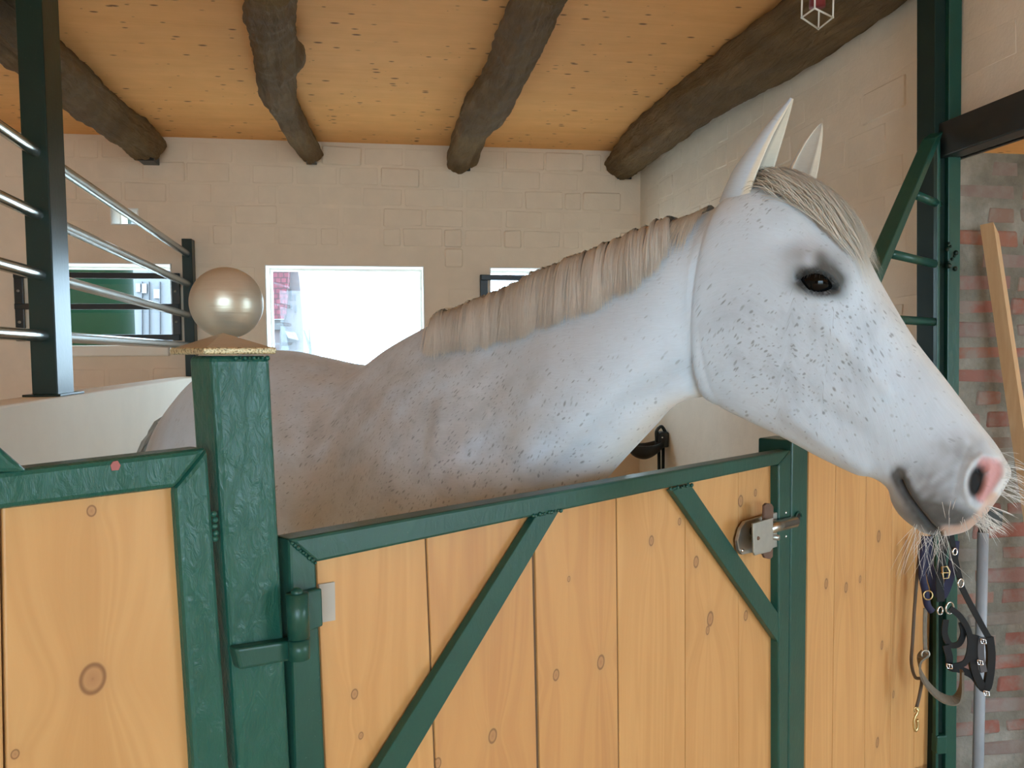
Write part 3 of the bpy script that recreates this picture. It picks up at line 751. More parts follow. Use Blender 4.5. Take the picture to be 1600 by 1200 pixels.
# ------------------------------------------------------------------ the horse: one body lofted ring by ring
def hv(al): return np.array([math.cos(al), -math.sin(al), 0.0])          # heading in plan
def ringkey(T, B, w, e=.8, k=0.0, al=.75, bow=(0, 0, 0)):
    T = np.array(T, float); B = np.array(B, float); return dict(T=T, B=B, w=w, e=e, k=k, al=al, bow=np.array(bow, float))
def pk_(x, y, z): return np.array(P(x, y, z))
def headz(x): return 1.425 - (x - 1200) / 360 * .175
A_H = 33 * math.pi / 180
keys = []
def body(cx, cy, top, bot, w, e, k, al): keys.append(ringkey((cx, cy, top), (cx, cy, bot), w, e, k, al))
D45 = 44.5 * math.pi / 180
# rump -> withers (plan position, top height, bottom height)
wx, wy = P(690, 503, 1.95)[:2]
D45 = 30 * math.pi / 180
def bx(s): return wx - math.cos(D45) * s, wy + math.sin(D45) * s
body(*bx(.985), 1.20, 1.10, .03, .9, 0, D45)
body(*bx(.965), 1.275, 1.0, .10, .9, -.1, D45)
body(*bx(.91), 1.335, .92, .155, .85, -.1, D45)
body(*bx(.82), 1.40, .86, .205, .82, -.1, D45)
body(*bx(.70), 1.462, .86, .250, .82, -.02, D45)
body(*bx(.56), 1.500, .88, .275, .82, .08, D45)
body(*bx(.42), 1.486, .87, .285, .85, .0, D45)
body(*bx(.29), 1.465, .83, .295, .85, -.05, D45)
body(*bx(.185), 1.462, .80, .29, .85, -.12, D45 + .05)
body(*bx(.095), 1.516, .80, .275, .88, -.25, D45 + .12)
def nk(Tx, Ty, Tz, Bx, By, Bz, w, e, k, al, bow=(0, 0, 0)):
    keys.append(ringkey(pk_(Tx, Ty, Tz), pk_(Bx, By, Bz), w, e, k, al, bow))
nk(690, 506, 1.95, 735, 1010, 1.82, .262, .9, -.32, .72)
nk(738, 486, 1.88, 800, 965, 1.735, .238, .9, -.34, .74)
nk(795, 462, 1.80, 838, 890, 1.66, .200, .9, -.34, .75)
nk(860, 432, 1.715, 880, 818, 1.59, .162, .92, -.32, .74)
nk(920, 407, 1.645, 932, 756, 1.52, .135, .95, -.30, .72)
nk(985, 383, 1.58, 988, 697, 1.48, .115, .95, -.25, .70)
nk(1040, 362, 1.53, 1040, 646, 1.465, .099, .95, -.20, .68)
nk(1086, 342, 1.488, 1074, 627, 1.468, .088, .92, -.12, .65)
nk(1112, 331, 1.470, 1094, 622, 1.475, .084, .9, -.05, .60, (-.008, 0, 0))
NECK_END = len(keys) - 1
def hd(Tx, Ty, Bx, By, w, e, k, bow=0.0):
    T, B = pk_(Tx, Ty, headz(Tx)), pk_(Bx, By, headz(Bx))
    keys.append(ringkey(T, B, w, e, k, A_H, hv(A_H) * bow))
hd(1130, 322, 1103, 620, .0885, .80, .05, -.010)
hd(1152, 306, 1114, 627, .0935, .70, .09, -.016)
hd(1197, 288, 1136, 638, .0970, .64, .16, -.012)
hd(1242, 290, 1172, 656, .1000, .64, .22, -.006)
hd(1295, 322, 1225, 682, .1010, .66, .26)
hd(1338, 378, 1280, 712, .0960, .68, .26)
hd(1376, 445, 1330, 735, .0830, .70, .20)
hd(1424, 522, 1366, 746, .0690, .74, .08)
hd(1474, 588, 1388, 762, .0590, .78, .0)
hd(1513, 640, 1394, 782, .0555, .80, -.02)
hd(1543, 682, 1404, 800, .0575, .80, -.02)
hd(1563, 715, 1421, 816, .0585, .80, .0)
hd(1577, 738, 1443, 829, .0565, .80, .0)
hd(1568, 757, 1466, 834, .0490, .80, .0)
hd(1554, 778, 1487, 834, .0360, .85, .0)
hd(1541, 797, 1503, 831, .0200, .9, .0)
hd(1529, 810, 1513, 827, .0030, 1., .0)
NK = len(keys)
per = [14] * NECK_END + [6, 8] + [22] * (NK - NECK_END - 3)
KT = []
for i in range(NK - 1):
    for q in range(per[i]): KT.append(i + q / per[i])
KT.append(NK - 1.0); KT = np.array(KT)
def cr(vals):
    vals = np.array(vals, float); vals = vals[:, None] if vals.ndim == 1 else vals
    i = np.minimum(KT.astype(int), NK - 2); f = (KT - i)[:, None]
    p0, p1, p2, p3 = vals[np.maximum(i - 1, 0)], vals[i], vals[i + 1], vals[np.minimum(i + 2, NK - 1)]
    return .5 * (2 * p1 + (p2 - p0) * f + (2 * p0 - 5 * p1 + 4 * p2 - p3) * f * f + (3 * p1 - p0 - 3 * p2 + p3) * f ** 3)
cT, cB, cbow = cr([k['T'] for k in keys]), cr([k['B'] for k in keys]), cr([k['bow'] for k in keys])
cw, ce, ck, cal = (cr([k[q] for k in keys])[:, 0] for q in ('w', 'e', 'k', 'al'))
cw = np.maximum(cw, .002)
NR, NSG = len(KT), 256
TH = 2 * np.pi * np.arange(NSG) / NSG            # 0 top, 0..pi near side, pi bottom
v_ = .5 - .5 * np.cos(TH)
far = np.stack([np.sin(cal), np.cos(cal), 0 * cal], 1)
lat_ = np.sign(np.sin(TH)) * np.abs(np.sin(TH))[None, :] ** ce[:, None] * (1 + ck[:, None] * np.cos(TH)[None, :])
HP = (cT[:, None] + (cB - cT)[:, None] * v_[None, :, None] + cbow[:, None] * (4 * v_ * (1 - v_))[None, :, None]
      - far[:, None] * (cw[:, None] * lat_)[:, :, None])
SIDE = np.where(np.sin(TH) >= -1e-9, 1.0, -1.0)   # +1 near side
def normals(Q):
    du = np.zeros_like(Q); du[1:-1] = Q[2:] - Q[:-2]; du[0] = Q[1] - Q[0]; du[-1] = Q[-1] - Q[-2]
    dv = np.roll(Q, -1, 1) - np.roll(Q, 1, 1)
    n = np.cross(du, dv); n /= np.maximum(np.linalg.norm(n, axis=2, keepdims=True), 1e-9)
    out = (Q - Q.mean(1, keepdims=True)); s = np.sign((n * out).sum(2).mean()); return n * s
HN = normals(HP)
def mirror_fields(f):                             # take the near half's field on the far half too
    g = f.copy(); j = np.arange(1, NSG // 2); g[:, NSG - j] = f[:, j]; return g
def npx(Q): x, y, z = proj(Q.reshape(-1, 3)); return x.reshape(NR, NSG), y.reshape(NR, NSG)
PX, PY = npx(HP)
def gs(cx, cy, rx, ry, ang=0.0, p=2):
    c, s = math.cos(ang), math.sin(ang); dx, dy = PX - cx, PY - cy
    u, v = (dx * c + dy * s) / rx, (-dx * s + dy * c) / ry
    return np.exp(-(np.abs(u) ** p + np.abs(v) ** p))
def sstep(a, b, x): t = np.clip((x - a) / (b - a), 0, 1); return t * t * (3 - 2 * t)
def polyd(pts):
    d = np.full(PX.shape, 1e9); 
    for (x0, y0), (x1, y1) in zip(pts[:-1], pts[1:]):
        vx, vy = x1 - x0, y1 - y0; t = np.clip(((PX - x0) * vx + (PY - y0) * vy) / (vx * vx + vy * vy), 0, 1)
        d = np.minimum(d, np.hypot(PX - x0 - t * vx, PY - y0 - t * vy))
    return d
def disp(f):
    global HP, HN, PX, PY
    HP = HP + HN * mirror_fields(f)[:, :, None]; HN = normals(HP); PX, PY = npx(HP)
headm = np.where(KT > NECK_END, 1.0, 0.0)[:, None]
headm = np.clip((KT - NECK_END - .6) / .8, 0, 1)[:, None]
# broad forms
disp(headm * (.010 * gs(1275, 425, 52, 36, .4) + .006 * gs(1322, 405, 16, 60, -.15) - .010 * gs(1243, 372, 34, 26)
     + .006 * gs(1180, 520, 75, 95) - .004 * gs(1300, 585, 50, 40, .7) + .005 * np.exp(-(polyd([(1285, 505), (1345, 565), (1385, 605)]) / 15) ** 2)
     - .006 * gs(1400, 560, 30, 60, -.7) - .005 * gs(1310, 655, 60, 16, .55) + .006 * np.exp(-(polyd([(1235, 650), (1290, 690), (1345, 728)]) / 14) ** 2)
     + .009 * gs(1535, 745, 36, 55, .2) + .006 * gs(1470, 770, 45, 30, .6)))
neckm = 1 - headm
disp(neckm * (-.012 * np.exp(-(polyd([(1075, 590), (980, 640), (860, 760)]) / 26) ** 2) + .012 * gs(1040, 430, 60, 60)
     + .02 * gs(640, 720, 90, 130) - .016 * gs(760, 640, 45, 130, .25) + .006 * gs(690, 680, 9, 60, .12) - .005 * gs(668, 700, 9, 55, .12)))
# eye: bulge, lids, opening
ex, ey, ea = 1276, 443, .20
c_, s_ = math.cos(ea), math.sin(ea)
def eyeuv(): dx, dy = PX - ex, PY - ey; return dx * c_ + dy * s_, -dx * s_ + dy * c_
u, vv_ = eyeuv()
disp(headm * .007 * np.exp(-((u / 34) ** 2 + (vv_ / 22) ** 2) ** 1.5))
u, vv_ = eyeuv()
EC = None
ii = np.argmin((u ** 2 + vv_ ** 2)[:, :NSG // 2] + 1e6 * (headm < .5), axis=None); ir, ic = np.unravel_index(ii, (NR, NSG // 2))
eye_front = HP[ir, ic].copy(); eye_n = HN[ir, ic].copy()
prof_up = 17 * np.clip(1 - (np.abs(u) / 38) ** 2.2, 0, None); prof_dn = 14.5 * np.clip(1 - (np.abs(u - 2) / 38) ** 2.0, 0, None)
lim_ = np.where(vv_ < 0, prof_up, prof_dn) + 1e-6
rel = np.where(np.abs(u) < 38, np.abs(vv_) / lim_, 9)
openm = 1 - sstep(.80, 1.12, rel)
lid = np.exp(-((np.minimum(rel, 3) - 1.25) / .28) ** 2) * (np.abs(u) < 40)
crease = np.exp(-(polyd([(1240, 430), (1262, 419), (1285, 418), (1303, 430), (1310, 440)]) / 2.6) ** 2)
eyed = gs(ex, ey, 40, 26, ea, 3)
disp(headm * (-.013 * openm + .003 * lid * (openm < .5) - .0022 * crease))
# nostril
nx_, ny_ = 1530, 752
c9, s9 = math.cos(.30), math.sin(.30); un, vn = (PX - 1527) * c9 + (PY - 750) * s9, -(PX - 1527) * s9 + (PY - 750) * c9
un = un - .0045 * (vn + 6) ** 2
nd = np.hypot(un / 15, vn / 31)
hole = np.exp(-nd ** 5); NOS = hole.copy()
nrim = polyd([(1532, 713), (1519, 723), (1511, 743), (1508, 768), (1515, 788), (1528, 797)])
rim = np.exp(-(nrim / 6) ** 2)
pinkd = polyd([(1540, 725), (1556, 728), (1557, 738), (1546, 758), (1538, 776)])
disp(headm * (.0022 * rim - .017 * hole - .006 * np.exp(-(pinkd / 11) ** 4)))
# mouth
mp_ = [(1407, 752), (1420, 776), (1438, 800), (1452, 818), (1468, 834)]
md = polyd(mp_); 
disp(headm * (-.0050 * np.exp(-(md / 3.4) ** 2) + .0012 * np.exp(-((md - 12) / 8) ** 2) - .004 * gs(1402, 742, 14, 10, .8)))
# jaw crease behind the cheek and fine wrinkles
jc = polyd([(1090, 510), (1096, 560), (1106, 600), (1122, 634)])
disp(-.0014 * np.exp(-(jc / 5.0) ** 2) * np.clip((PY - 470) / 80, 0, 1))
disp(headm * (-.0015 * np.exp(-(polyd([(1512, 700), (1498, 730), (1490, 770)]) / 6) ** 2)))
# ---- coat colour (dark skin, pink skin, cream, grey mottling; shade painted on the haunch)
nz = rng.normal(size=(NR // 6 + 3, NSG // 6 + 3))
def up(n):
    a = np.arange(NR) / 6; b = np.arange(NSG) / 6 ; i, j = a.astype(int), b.astype(int); f, g = (a - i)[:, None], (b - j)[None]
    f = f * f * (3 - 2 * f); g = g * g * (3 - 2 * g)
    return (n[i][:, j] * (1 - f) * (1 - g) + n[i + 1][:, j] * f * (1 - g) + n[i][:, j + 1] * (1 - f) * g + n[i + 1][:, j + 1] * f * g)
mott = up(nz)
col_ = np.tile(np.array([.555, .635, .715]), (NR, NSG, 1))
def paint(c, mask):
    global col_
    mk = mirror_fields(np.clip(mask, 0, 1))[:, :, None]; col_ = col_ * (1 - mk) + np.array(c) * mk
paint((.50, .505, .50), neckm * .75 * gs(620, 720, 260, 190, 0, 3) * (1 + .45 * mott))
paint((.36, .31, .25), np.clip((4.2 - KT) / 1.2, 0, 1)[:, None] * np.ones(NSG)[None] * .9)  # stained brown haunch, with the shade on it painted in as well
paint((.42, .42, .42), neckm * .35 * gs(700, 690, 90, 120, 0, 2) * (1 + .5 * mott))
paint((.66, .64, .58), np.clip((KT - 17) / 2, 0, 1)[:, None] * np.exp(-(np.minimum(TH, 2 * np.pi - TH) / .55) ** 2)[None] * .8)  # cream face front
paint((.76, .71, .62), neckm * np.exp(-((np.pi - np.abs(TH - np.pi) - np.pi) / .35) ** 2)[None] * .7)
paint((.36, .37, .37), headm * .5 * gs(1275, 400, 42, 13, .08) * (1 + .5 * mott))
u, vv_ = eyeuv()
paint((.09, .095, .09), headm * (1.2 * np.exp(-((u - 4) / 43) ** 4 - ((vv_ + 2) / 21) ** 4) + .75 * gs(1296, 424, 24, 24, .5) + .30 * gs(1278, 412, 48, 20, .1) * (1 + .5 * mott)))
paint((.012, .012, .012), headm * np.exp(-(np.minimum(rel, 9) / 1.28) ** 8))
mdk = polyd([(1404, 742), (1414, 764), (1430, 787), (1446, 812), (1458, 826)])
paint((.07, .072, .07), headm * .95 * np.clip(1.1 * np.exp(-(mdk / 13) ** 3) * (1 + .25 * mott) + .25 * gs(1412, 742, 16, 20, .5), 0, 1))
paint((.22, .225, .225), headm * .8 * gs(1418, 808, 34, 15, .75))
paint((.045, .048, .045), headm * np.clip(1.0 * gs(1480, 806, 58, 19, .25, 3) + .25 * gs(1435, 815, 30, 16, .5) + .45 * gs(1455, 770, 50, 36, .5) * (1 + .3 * mott), 0, 1))
paint((.26, .26, .255), headm * .55 * (gs(1505, 705, 42, 24, .2) + .7 * gs(1478, 760, 55, 40, .5)) * (1 + .3 * mott))
paint((.20, .20, .20), headm * .30 * np.clip(gs(1462, 792, 85, 34, .3), 0, 1))
paint((.60, .58, .53), headm * np.exp(-(nrim / 4.5) ** 2) * .35)
paint((.62, .30, .29), headm * np.exp(-(pinkd / 12.5) ** 6) * .9)
paint((.66, .62, .57), headm * np.exp(-(polyd([(1566, 708), (1576, 735), (1566, 757), (1552, 780)]) / 6) ** 2) * .8)
paint((.60, .40, .30), headm * np.clip(np.exp(-(polyd([(1477, 830), (1500, 829), (1525, 815), (1541, 794), (1552, 778)]) / 9) ** 4), 0, 1) * .85)
paint((.015, .014, .014), headm * np.clip(NOS * 1.8 - .4, 0, 1))
paint((.04, .042, .04), headm * np.exp(-(md / 9.0) ** 2) * .8)
paint((.02, .02, .02), headm * np.exp(-(md / 3.0) ** 4) * .9)
# ears as leaf shells rising from the poll, part of the same mesh
def ear(base, tip, side_dir, front_dir, wid, thk, bend, colr):
    base, tip, sd, fd = (np.array(q, float) for q in (base, tip, side_dir, front_dir)); ax = tip - base; Lh = np.linalg.norm(ax); ax /= Lh
    sd -= ax * sd.dot(ax); sd /= np.linalg.norm(sd); fd = fd - ax * fd.dot(ax) - sd * fd.dot(sd); fd /= np.linalg.norm(fd)
    V, C, F_ = [], [], []; n, mI = 40, 44
    for i in range(n):
        s = i / (n - 1)
        wv = np.interp(s, [0, .12, .3, .5, .7, .85, .95, 1], wid); th = np.interp(s, [0, .3, .6, 1], thk)
        c = base + ax * Lh * s + fd * bend * math.sin(s * math.pi) 
        for k in range(mI):
            a = 2 * math.pi * k / mI; x, y = math.cos(a), math.sin(a)         # y>0 is the open front
            yy = y * th; op = sstep(.05, .25, np.array(s)) 
            rimd = 1 - abs(x) ** 2.5
            if y > 0: yy = th * y * (1 - op) + op * (th * (.35 - 1.15 * rimd) * min(1, y * 3))
            V.append(c + sd * wv * x + fd * yy)
            cr_ = np.array([.555, .635, .715])
            if y > -.05: cr_ = np.array([.74, .68, .56]) if rimd < .62 else np.array([.40, .345, .285])
            C.append(cr_)
    for i in range(n - 1):
        for k in range(mI): k2 = (k + 1) % mI; F_.append((i * mI + k, i * mI + k2, (i + 1) * mI + k2, (i + 1) * mI + k))
    F_.append(tuple((n - 1) * mI + k for k in range(mI)))
    return np.array(V), np.array(C), F_
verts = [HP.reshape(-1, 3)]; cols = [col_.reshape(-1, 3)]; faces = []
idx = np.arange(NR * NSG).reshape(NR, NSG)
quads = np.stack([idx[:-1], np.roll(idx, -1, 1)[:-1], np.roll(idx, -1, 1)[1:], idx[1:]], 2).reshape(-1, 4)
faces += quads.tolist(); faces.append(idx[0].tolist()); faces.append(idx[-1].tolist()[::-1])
def addmesh(V, C, F_):
    off = sum(len(v) for v in verts); verts.append(V); cols.append(C); faces.extend([[i + off for i in f] for f in F_])
camdir = np.array([math.sin(.3), math.cos(.3), 0]); rgt = np.array([math.cos(.3), -math.sin(.3), 0])
addmesh(*ear(P(1166, 332, 1.42), P(1239, 154, 1.33), rgt * .28 + camdir * .95, rgt * .95 - camdir * .30, [.028, .038, .038, .032, .024, .014, .006, .001], [.052, .045, .028, .005], -.004, 0))
addmesh(*ear(P(1240, 322, 1.46), P(1284, 192, 1.475), rgt * .80 + camdir * .6, rgt * .6 - camdir * .8, [.030, .030, .029, .025, .019, .012, .006, .001], [.026, .026, .018, .004], -.004, 0))
# legs (behind the gate) as tapering chains
def leg(pts, rad):
    sp = spline(pts, 40); rr = np.interp(np.linspace(0, 1, 40), np.linspace(0, 1, len(rad)), rad); V, F_ = [], []
    for i, p in enumerate(sp):
        for k in range(20): a = 2 * math.pi * k / 20; V.append(p + np.array([math.cos(a), math.sin(a), 0]) * rr[i])
    for i in range(39):
        for k in range(20): k2 = (k + 1) % 20; F_.append((i * 20 + k, i * 20 + k2, (i + 1) * 20 + k2, (i + 1) * 20 + k))
    F_.append(tuple(range(20))); F_.append(tuple(39 * 20 + k for k in range(20))[::-1])
    V = np.array(V); addmesh(V, np.tile([.62, .61, .60], (len(V), 1)), F_); return sp[-1]
hx, fx = hv(D45), np.array([math.sin(D45), math.cos(D45), 0]); W0 = np.array([wx, wy, 0])
feet = []
for sd in (-1, 1):
    q = W0 + fx * sd * .15 + hx * .08
    feet.append((leg([q + [0, 0, 1.10], q + hx * .02 + [0, 0, .80], q + hx * .02 + [0, 0, .46], q + hx * .015 + [0, 0, .28], q + hx * .015 + [0, 0, .13], q + hx * .05 + [0, 0, .06]], [.12, .085, .052, .034, .036, .042]), q + hx * .06))
    q = W0 - hx * .90 + fx * sd * .15
    feet.append((leg([q + hx * .10 + [0, 0, 1.12], q + hx * .16 + [0, 0, .86], q - hx * .02 + [0, 0, .62], q - hx * .10 + [0, 0, .50], q - hx * .07 + [0, 0, .30], q - hx * .05 + [0, 0, .13], q - hx * .01 + [0, 0, .06]], [.17, .13, .075, .05, .036, .038, .042]), q))
HV = np.concatenate(verts); HC_ = np.concatenate(cols)
me = bpy.data.meshes.new('horse'); base_h = Vector((W0[0] - hx[0] * .45, W0[1] - hx[1] * .45, 0))
me.from_pydata((HV - np.array(base_h)).tolist(), [], faces); me.update()
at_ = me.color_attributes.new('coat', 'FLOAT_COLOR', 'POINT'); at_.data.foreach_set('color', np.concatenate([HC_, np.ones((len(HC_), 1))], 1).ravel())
# hair-direction coordinates in metres
sl = np.concatenate([[0], np.cumsum(np.linalg.norm(np.diff((HP[:, 40] + HP[:, 64] + HP[:, 90]) / 3, axis=0), axis=1))])
tl_ = np.cumsum(np.linalg.norm(np.roll(HP, -1, 1) - HP, axis=2), axis=1); tl_ = tl_ - tl_[:, :1]
UVv = np.zeros((len(HV), 3)); UVv[:NR * NSG, 0] = np.repeat(sl, NSG); UVv[:NR * NSG, 1] = tl_.ravel()
UVv[NR * NSG:] = HV[NR * NSG:] * [1, 0, 0] + np.array([[0, 1, 0]]) * HV[NR * NSG:, 2:3]
# flea-bitten density
u, vv_ = eyeuv()
dens = headm * (.75 * gs(1215, 560, 130, 75, .5, 3) + .8 * gs(1365, 545, 60, 60) + .55 * gs(1290, 490, 90, 45) + .5 * gs(1190, 330, 50, 60) + .35) * (1 - .8 * gs(1195, 400, 50, 45)) + neckm * (.30 + .8 * gs(720, 690, 190, 130) + .5 * gs(560, 680, 200, 160))
a2 = me.attributes.new('hairco', 'FLOAT_VECTOR', 'POINT'); a2.data.foreach_set('vector', UVv.ravel())
dn = np.full(len(HV), .15); dn[:NR * NSG] = mirror_fields(np.clip(dens, 0, 1)).ravel()
dn[:NR * NSG] *= np.clip((md.ravel() / 18) ** 2, 0, 1) * np.clip(nd.ravel() / 2.5, 0, 1)
a3 = me.attributes.new('flecks', 'FLOAT', 'POINT'); a3.data.foreach_set('value', dn)
me.polygons.foreach_set('use_smooth', [True] * len(me.polygons))
horse = bpy.data.objects.new('horse', me); COL.objects.link(horse); horse.location = base_h; MW[horse] = Matrix.Translation(base_h)
tag(horse, 'white flea-bitten horse stretching its neck over the green gate', 'horse')
def coat():
    t = NT('flea_bitten_coat'); ca = t.n('ShaderNodeAttribute', attribute_name='coat'); hc = t.n('ShaderNodeAttribute', attribute_name='hairco'); fl = t.n('ShaderNodeAttribute', attribute_name='flecks')
    nd_ = t.n('ShaderNodeTexNoise'); nd_.inputs['Scale'].default_value = 8; t.l(hc.outputs['Vector'], nd_.inputs['Vector'])
    wv = t.n('ShaderNodeVectorMath', operation='MULTIPLY_ADD'); t.l(nd_.outputs['Color'], wv.inputs[0]); wv.inputs[1].default_value = (.05, .05, 0); t.l(hc.outputs['Vector'], wv.inputs[2])
    mask = None
    for sc, sz, st in ((95, .16, .8), (150, .17, .6), (62, .115, .9)):
        mr = t.n('ShaderNodeMapping'); mr.inputs['Rotation'].default_value = (0, 0, .80); t.l(wv.outputs[0], mr.inputs[0]); mp = t.n('ShaderNodeMapping'); mp.inputs['Scale'].default_value = (.36, 1.0, 1); t.l(mr.outputs[0], mp.inputs[0])
        vo = t.n('ShaderNodeTexVoronoi', voronoi_dimensions='2D'); vo.inputs['Scale'].default_value = sc; t.l(mp.outputs[0], vo.inputs['Vector'])
        sp = t.n('ShaderNodeSeparateColor'); t.l(vo.outputs['Color'], sp.inputs[0])
        on = t.math('MULTIPLY', t.math('SUBTRACT', fl.outputs['Fac'], sp.outputs[0]), 2.2, clamp=True)
        k = t.math('MULTIPLY', t.math('SUBTRACT', t.math('MULTIPLY', t.math('ADD', sp.outputs[1], .35), sz), vo.outputs['Distance']), 11.0, clamp=True)
        k = t.math('MULTIPLY', t.math('MULTIPLY', k, on), st * .8)
        mask = k if mask is None else t.math('MAXIMUM', mask, k)
    mp2 = t.n('ShaderNodeMapping'); mp2.inputs['Scale'].default_value = (45, 300, 1); mp2.inputs['Rotation'].default_value = (0, 0, .3); t.l(wv.outputs[0], mp2.inputs[0])
    hair = t.noise(mp2.outputs[0], 1.0, 4, .65); blot = t.noise(hc.outputs['Vector'], 16, 4, .6)
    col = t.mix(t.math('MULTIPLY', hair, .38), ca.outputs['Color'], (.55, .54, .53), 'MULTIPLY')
    grey = t.math('MULTIPLY', t.math('SUBTRACT', blot, .45, clamp=True), t.math('MULTIPLY', fl.outputs['Fac'], 1.1))
    col = t.mix(grey, col, (.35, .35, .36), 'MULTIPLY')
    col = t.mix(mask, col, (.17, .17, .175))
    t.set(col, .62, 0, .22); t.bump(hair, .30, .0012)
    t.b.inputs['Sheen Weight'].default_value = .25; t.b.inputs['Sheen Roughness'].default_value = .5; return t.m
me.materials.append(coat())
# eye ball
def eyeball(front, nrm, name='eye'):
    c = Vector(front) - Vector(nrm) * .0285
    o = MB().sphere(c, .0255, 40, 28).build(name, None, horse); return o
t = NT('horse_eye'); t.set((.002, .002, .002), .03, 0, .12); t.b.inputs['Coat Weight'].default_value = .12; t.b.inputs['Coat Roughness'].default_value = .02; M['eye'] = t.m
o = eyeball(eye_front, eye_n); o.data.materials.append(M['eye'])
mid = cT[ir] * .5 + cB[ir] * .5; d_ = eye_front - mid; side = d_.dot(far[ir]); ff = eye_front - 2 * side * far[ir]; fn = eye_n - 2 * eye_n.dot(far[ir]) * far[ir]
o = eyeball(ff, fn); o.data.materials.append(M['eye'])
for (f_, q) in feet:
    MB().tube([Vector(q + hx * .0 + [0, 0, .005]), Vector(q + hx * -.01 + [0, 0, .075])], [.068, .052], 20).build('hoof', plain('horn', (.10, .085, .07), .5), horse)

# ---- hair: flat tapered strands lying on the body
def surf(ri, th, offs):
    """ring index (float), angle (float) -> point off the surface"""
    ri = np.clip(ri, 0, NR - 1.001); i = ri.astype(int); f = (ri - i)[:, None]; j = (th % (2 * np.pi)) / (2 * np.pi) * NSG; jj = j.astype(int); g = (j - jj)[:, None]; j2 = (jj + 1) % NSG; jj = jj % NSG
    def lerp(A): return (A[i, jj] * (1 - g) + A[i, j2] * g) * (1 - f) + (A[i + 1, jj] * (1 - g) + A[i + 1, j2] * g) * f
    n = lerp(HN); return lerp(HP) + n * offs[:, None], n
def strands(name, paths, norms, wid, mat, label=None, tone=None):
    """paths: S x K x 3, norms same; ribbons facing along norms"""
    S, K, _ = paths.shape; tang = np.gradient(paths, axis=1); wd = np.cross(tang, norms); wd /= np.maximum(np.linalg.norm(wd, axis=2, keepdims=True), 1e-9)
    tp = np.concatenate([np.linspace(1, .8, K - 2), [.5, .12]])[None, :, None] * np.asarray(wid)[:, None, None] * .5
    V = np.stack([paths - wd * tp, paths + wd * tp], 2).reshape(-1, 3)
    ids = np.arange(S * K * 2).reshape(S, K, 2); q = np.stack([ids[:, :-1, 0], ids[:, :-1, 1], ids[:, 1:, 1], ids[:, 1:, 0]], 2).reshape(-1, 4)
    mm = bpy.data.meshes.new(name); mm.from_pydata((V - np.array(base_h)).tolist(), [], q.tolist())
    rc_ = np.repeat(rng.random(S) if tone is None else np.clip(tone, 0, 1), K * 2); at = mm.attributes.new('strand', 'FLOAT', 'POINT'); at.data.foreach_set('value', rc_)
    ln = np.tile(np.repeat(np.linspace(0, 1, K), 2), S); at = mm.attributes.new('along', 'FLOAT', 'POINT'); at.data.foreach_set('value', ln)
    mm.polygons.foreach_set('use_smooth', [True] * len(mm.polygons)); mm.materials.append(mat)
    o = bpy.data.objects.new(name, mm); COL.objects.link(o); o.parent = horse; MW[o] = MW[horse]; o['kind'] = 'stuff'
    if label: o['label'] = label
    return o
def hairmat(name, root, tip, dark, rough=.5):
    t = NT(name); a = t.n('ShaderNodeAttribute', attribute_name='strand'); l = t.n('ShaderNodeAttribute', attribute_name='along')
    c = t.mix(l.outputs['Fac'], root, tip); c = t.mix(t.math('MULTIPLY', t.math('POWER', a.outputs['Fac'], 2.2), .8), c, dark)
    t.set(c, rough, 0, .3); return t.m
M['mane'] = hairmat('mane_hair', (.60, .565, .50), (.74, .705, .64), (.33, .295, .245))
M['forelock'] = hairmat('forelock_hair', (.50, .46, .38), (.64, .60, .52), (.42, .38, .31))
M['whisker'] = hairmat('whisker_hair', (.60, .58, .54), (.70, .68, .62), (.30, .29, .27))
M['tail'] = hairmat('tail_hair', (.30, .27, .22), (.40, .37, .31), (.16, .14, .11))

# mane: ring where the top line passes a pixel x, and the angle where the strand should end
TOPX = PX[:, 0]
def ring_at_x(x, lo, hi):
    seg_ = TOPX[lo:hi]; return np.interp(x, seg_, np.arange(lo, hi))
kr = lambda kk: int(np.argmin(np.abs(KT - kk)))
lo_, hi_ = kr(9.5), kr(NECK_END - .05)
S = 7500; xr = rng.uniform(686, 1062, S)
ri0 = ring_at_x(xr, lo_, hi_)
end_y = np.interp(xr, [686, 705, 740, 790, 850, 930, 1000, 1045, 1065], [556, 556, 550, 540, 524, 492, 458, 420, 372])
clump = np.interp(xr, np.linspace(680, 1070, 70), rng.normal(size=70)); clump2 = np.interp(xr, np.linspace(680, 1070, 160), rng.normal(size=160))
K = 9; sK = np.linspace(0, 1, K)[None, :]
lean = -(20 + 7 * clump + rng.normal(size=S) * 4)          # the tips hang a little towards the withers
JM = 74; rs = np.arange(lo_ - 40, hi_ + 8)
xe = xr + lean; ye = end_y + 3 * clump2 + rng.normal(size=S) * 3
Rg = np.stack([np.interp(xe, PX[rs, j], rs) for j in range(JM)], 1)          # S x JM
Yg = np.stack([np.interp(Rg[:, j], rs, PY[rs, j]) for j in range(JM)], 1)
te = np.array([np.interp(ye[q], np.maximum.accumulate(Yg[q]), TH[:JM]) for q in range(S)])
start = -rng.uniform(0, .22, S)
thp = start[:, None] + (te - start)[:, None] * sK
xpath = xr[:, None] + lean[:, None] * sK ** 1.15
rp = np.zeros((S, K))
for kq in range(K):
    jf = np.clip(thp[:, kq], 0, None) / (2 * np.pi) * NSG; j0 = jf.astype(int); fj = jf - j0
    for j in np.unique(j0):
        mk = j0 == j
        rp[mk, kq] = np.interp(xpath[mk, kq], PX[rs, j], rs) * (1 - fj[mk]) + np.interp(xpath[mk, kq], PX[rs, j + 1], rs) * fj[mk]
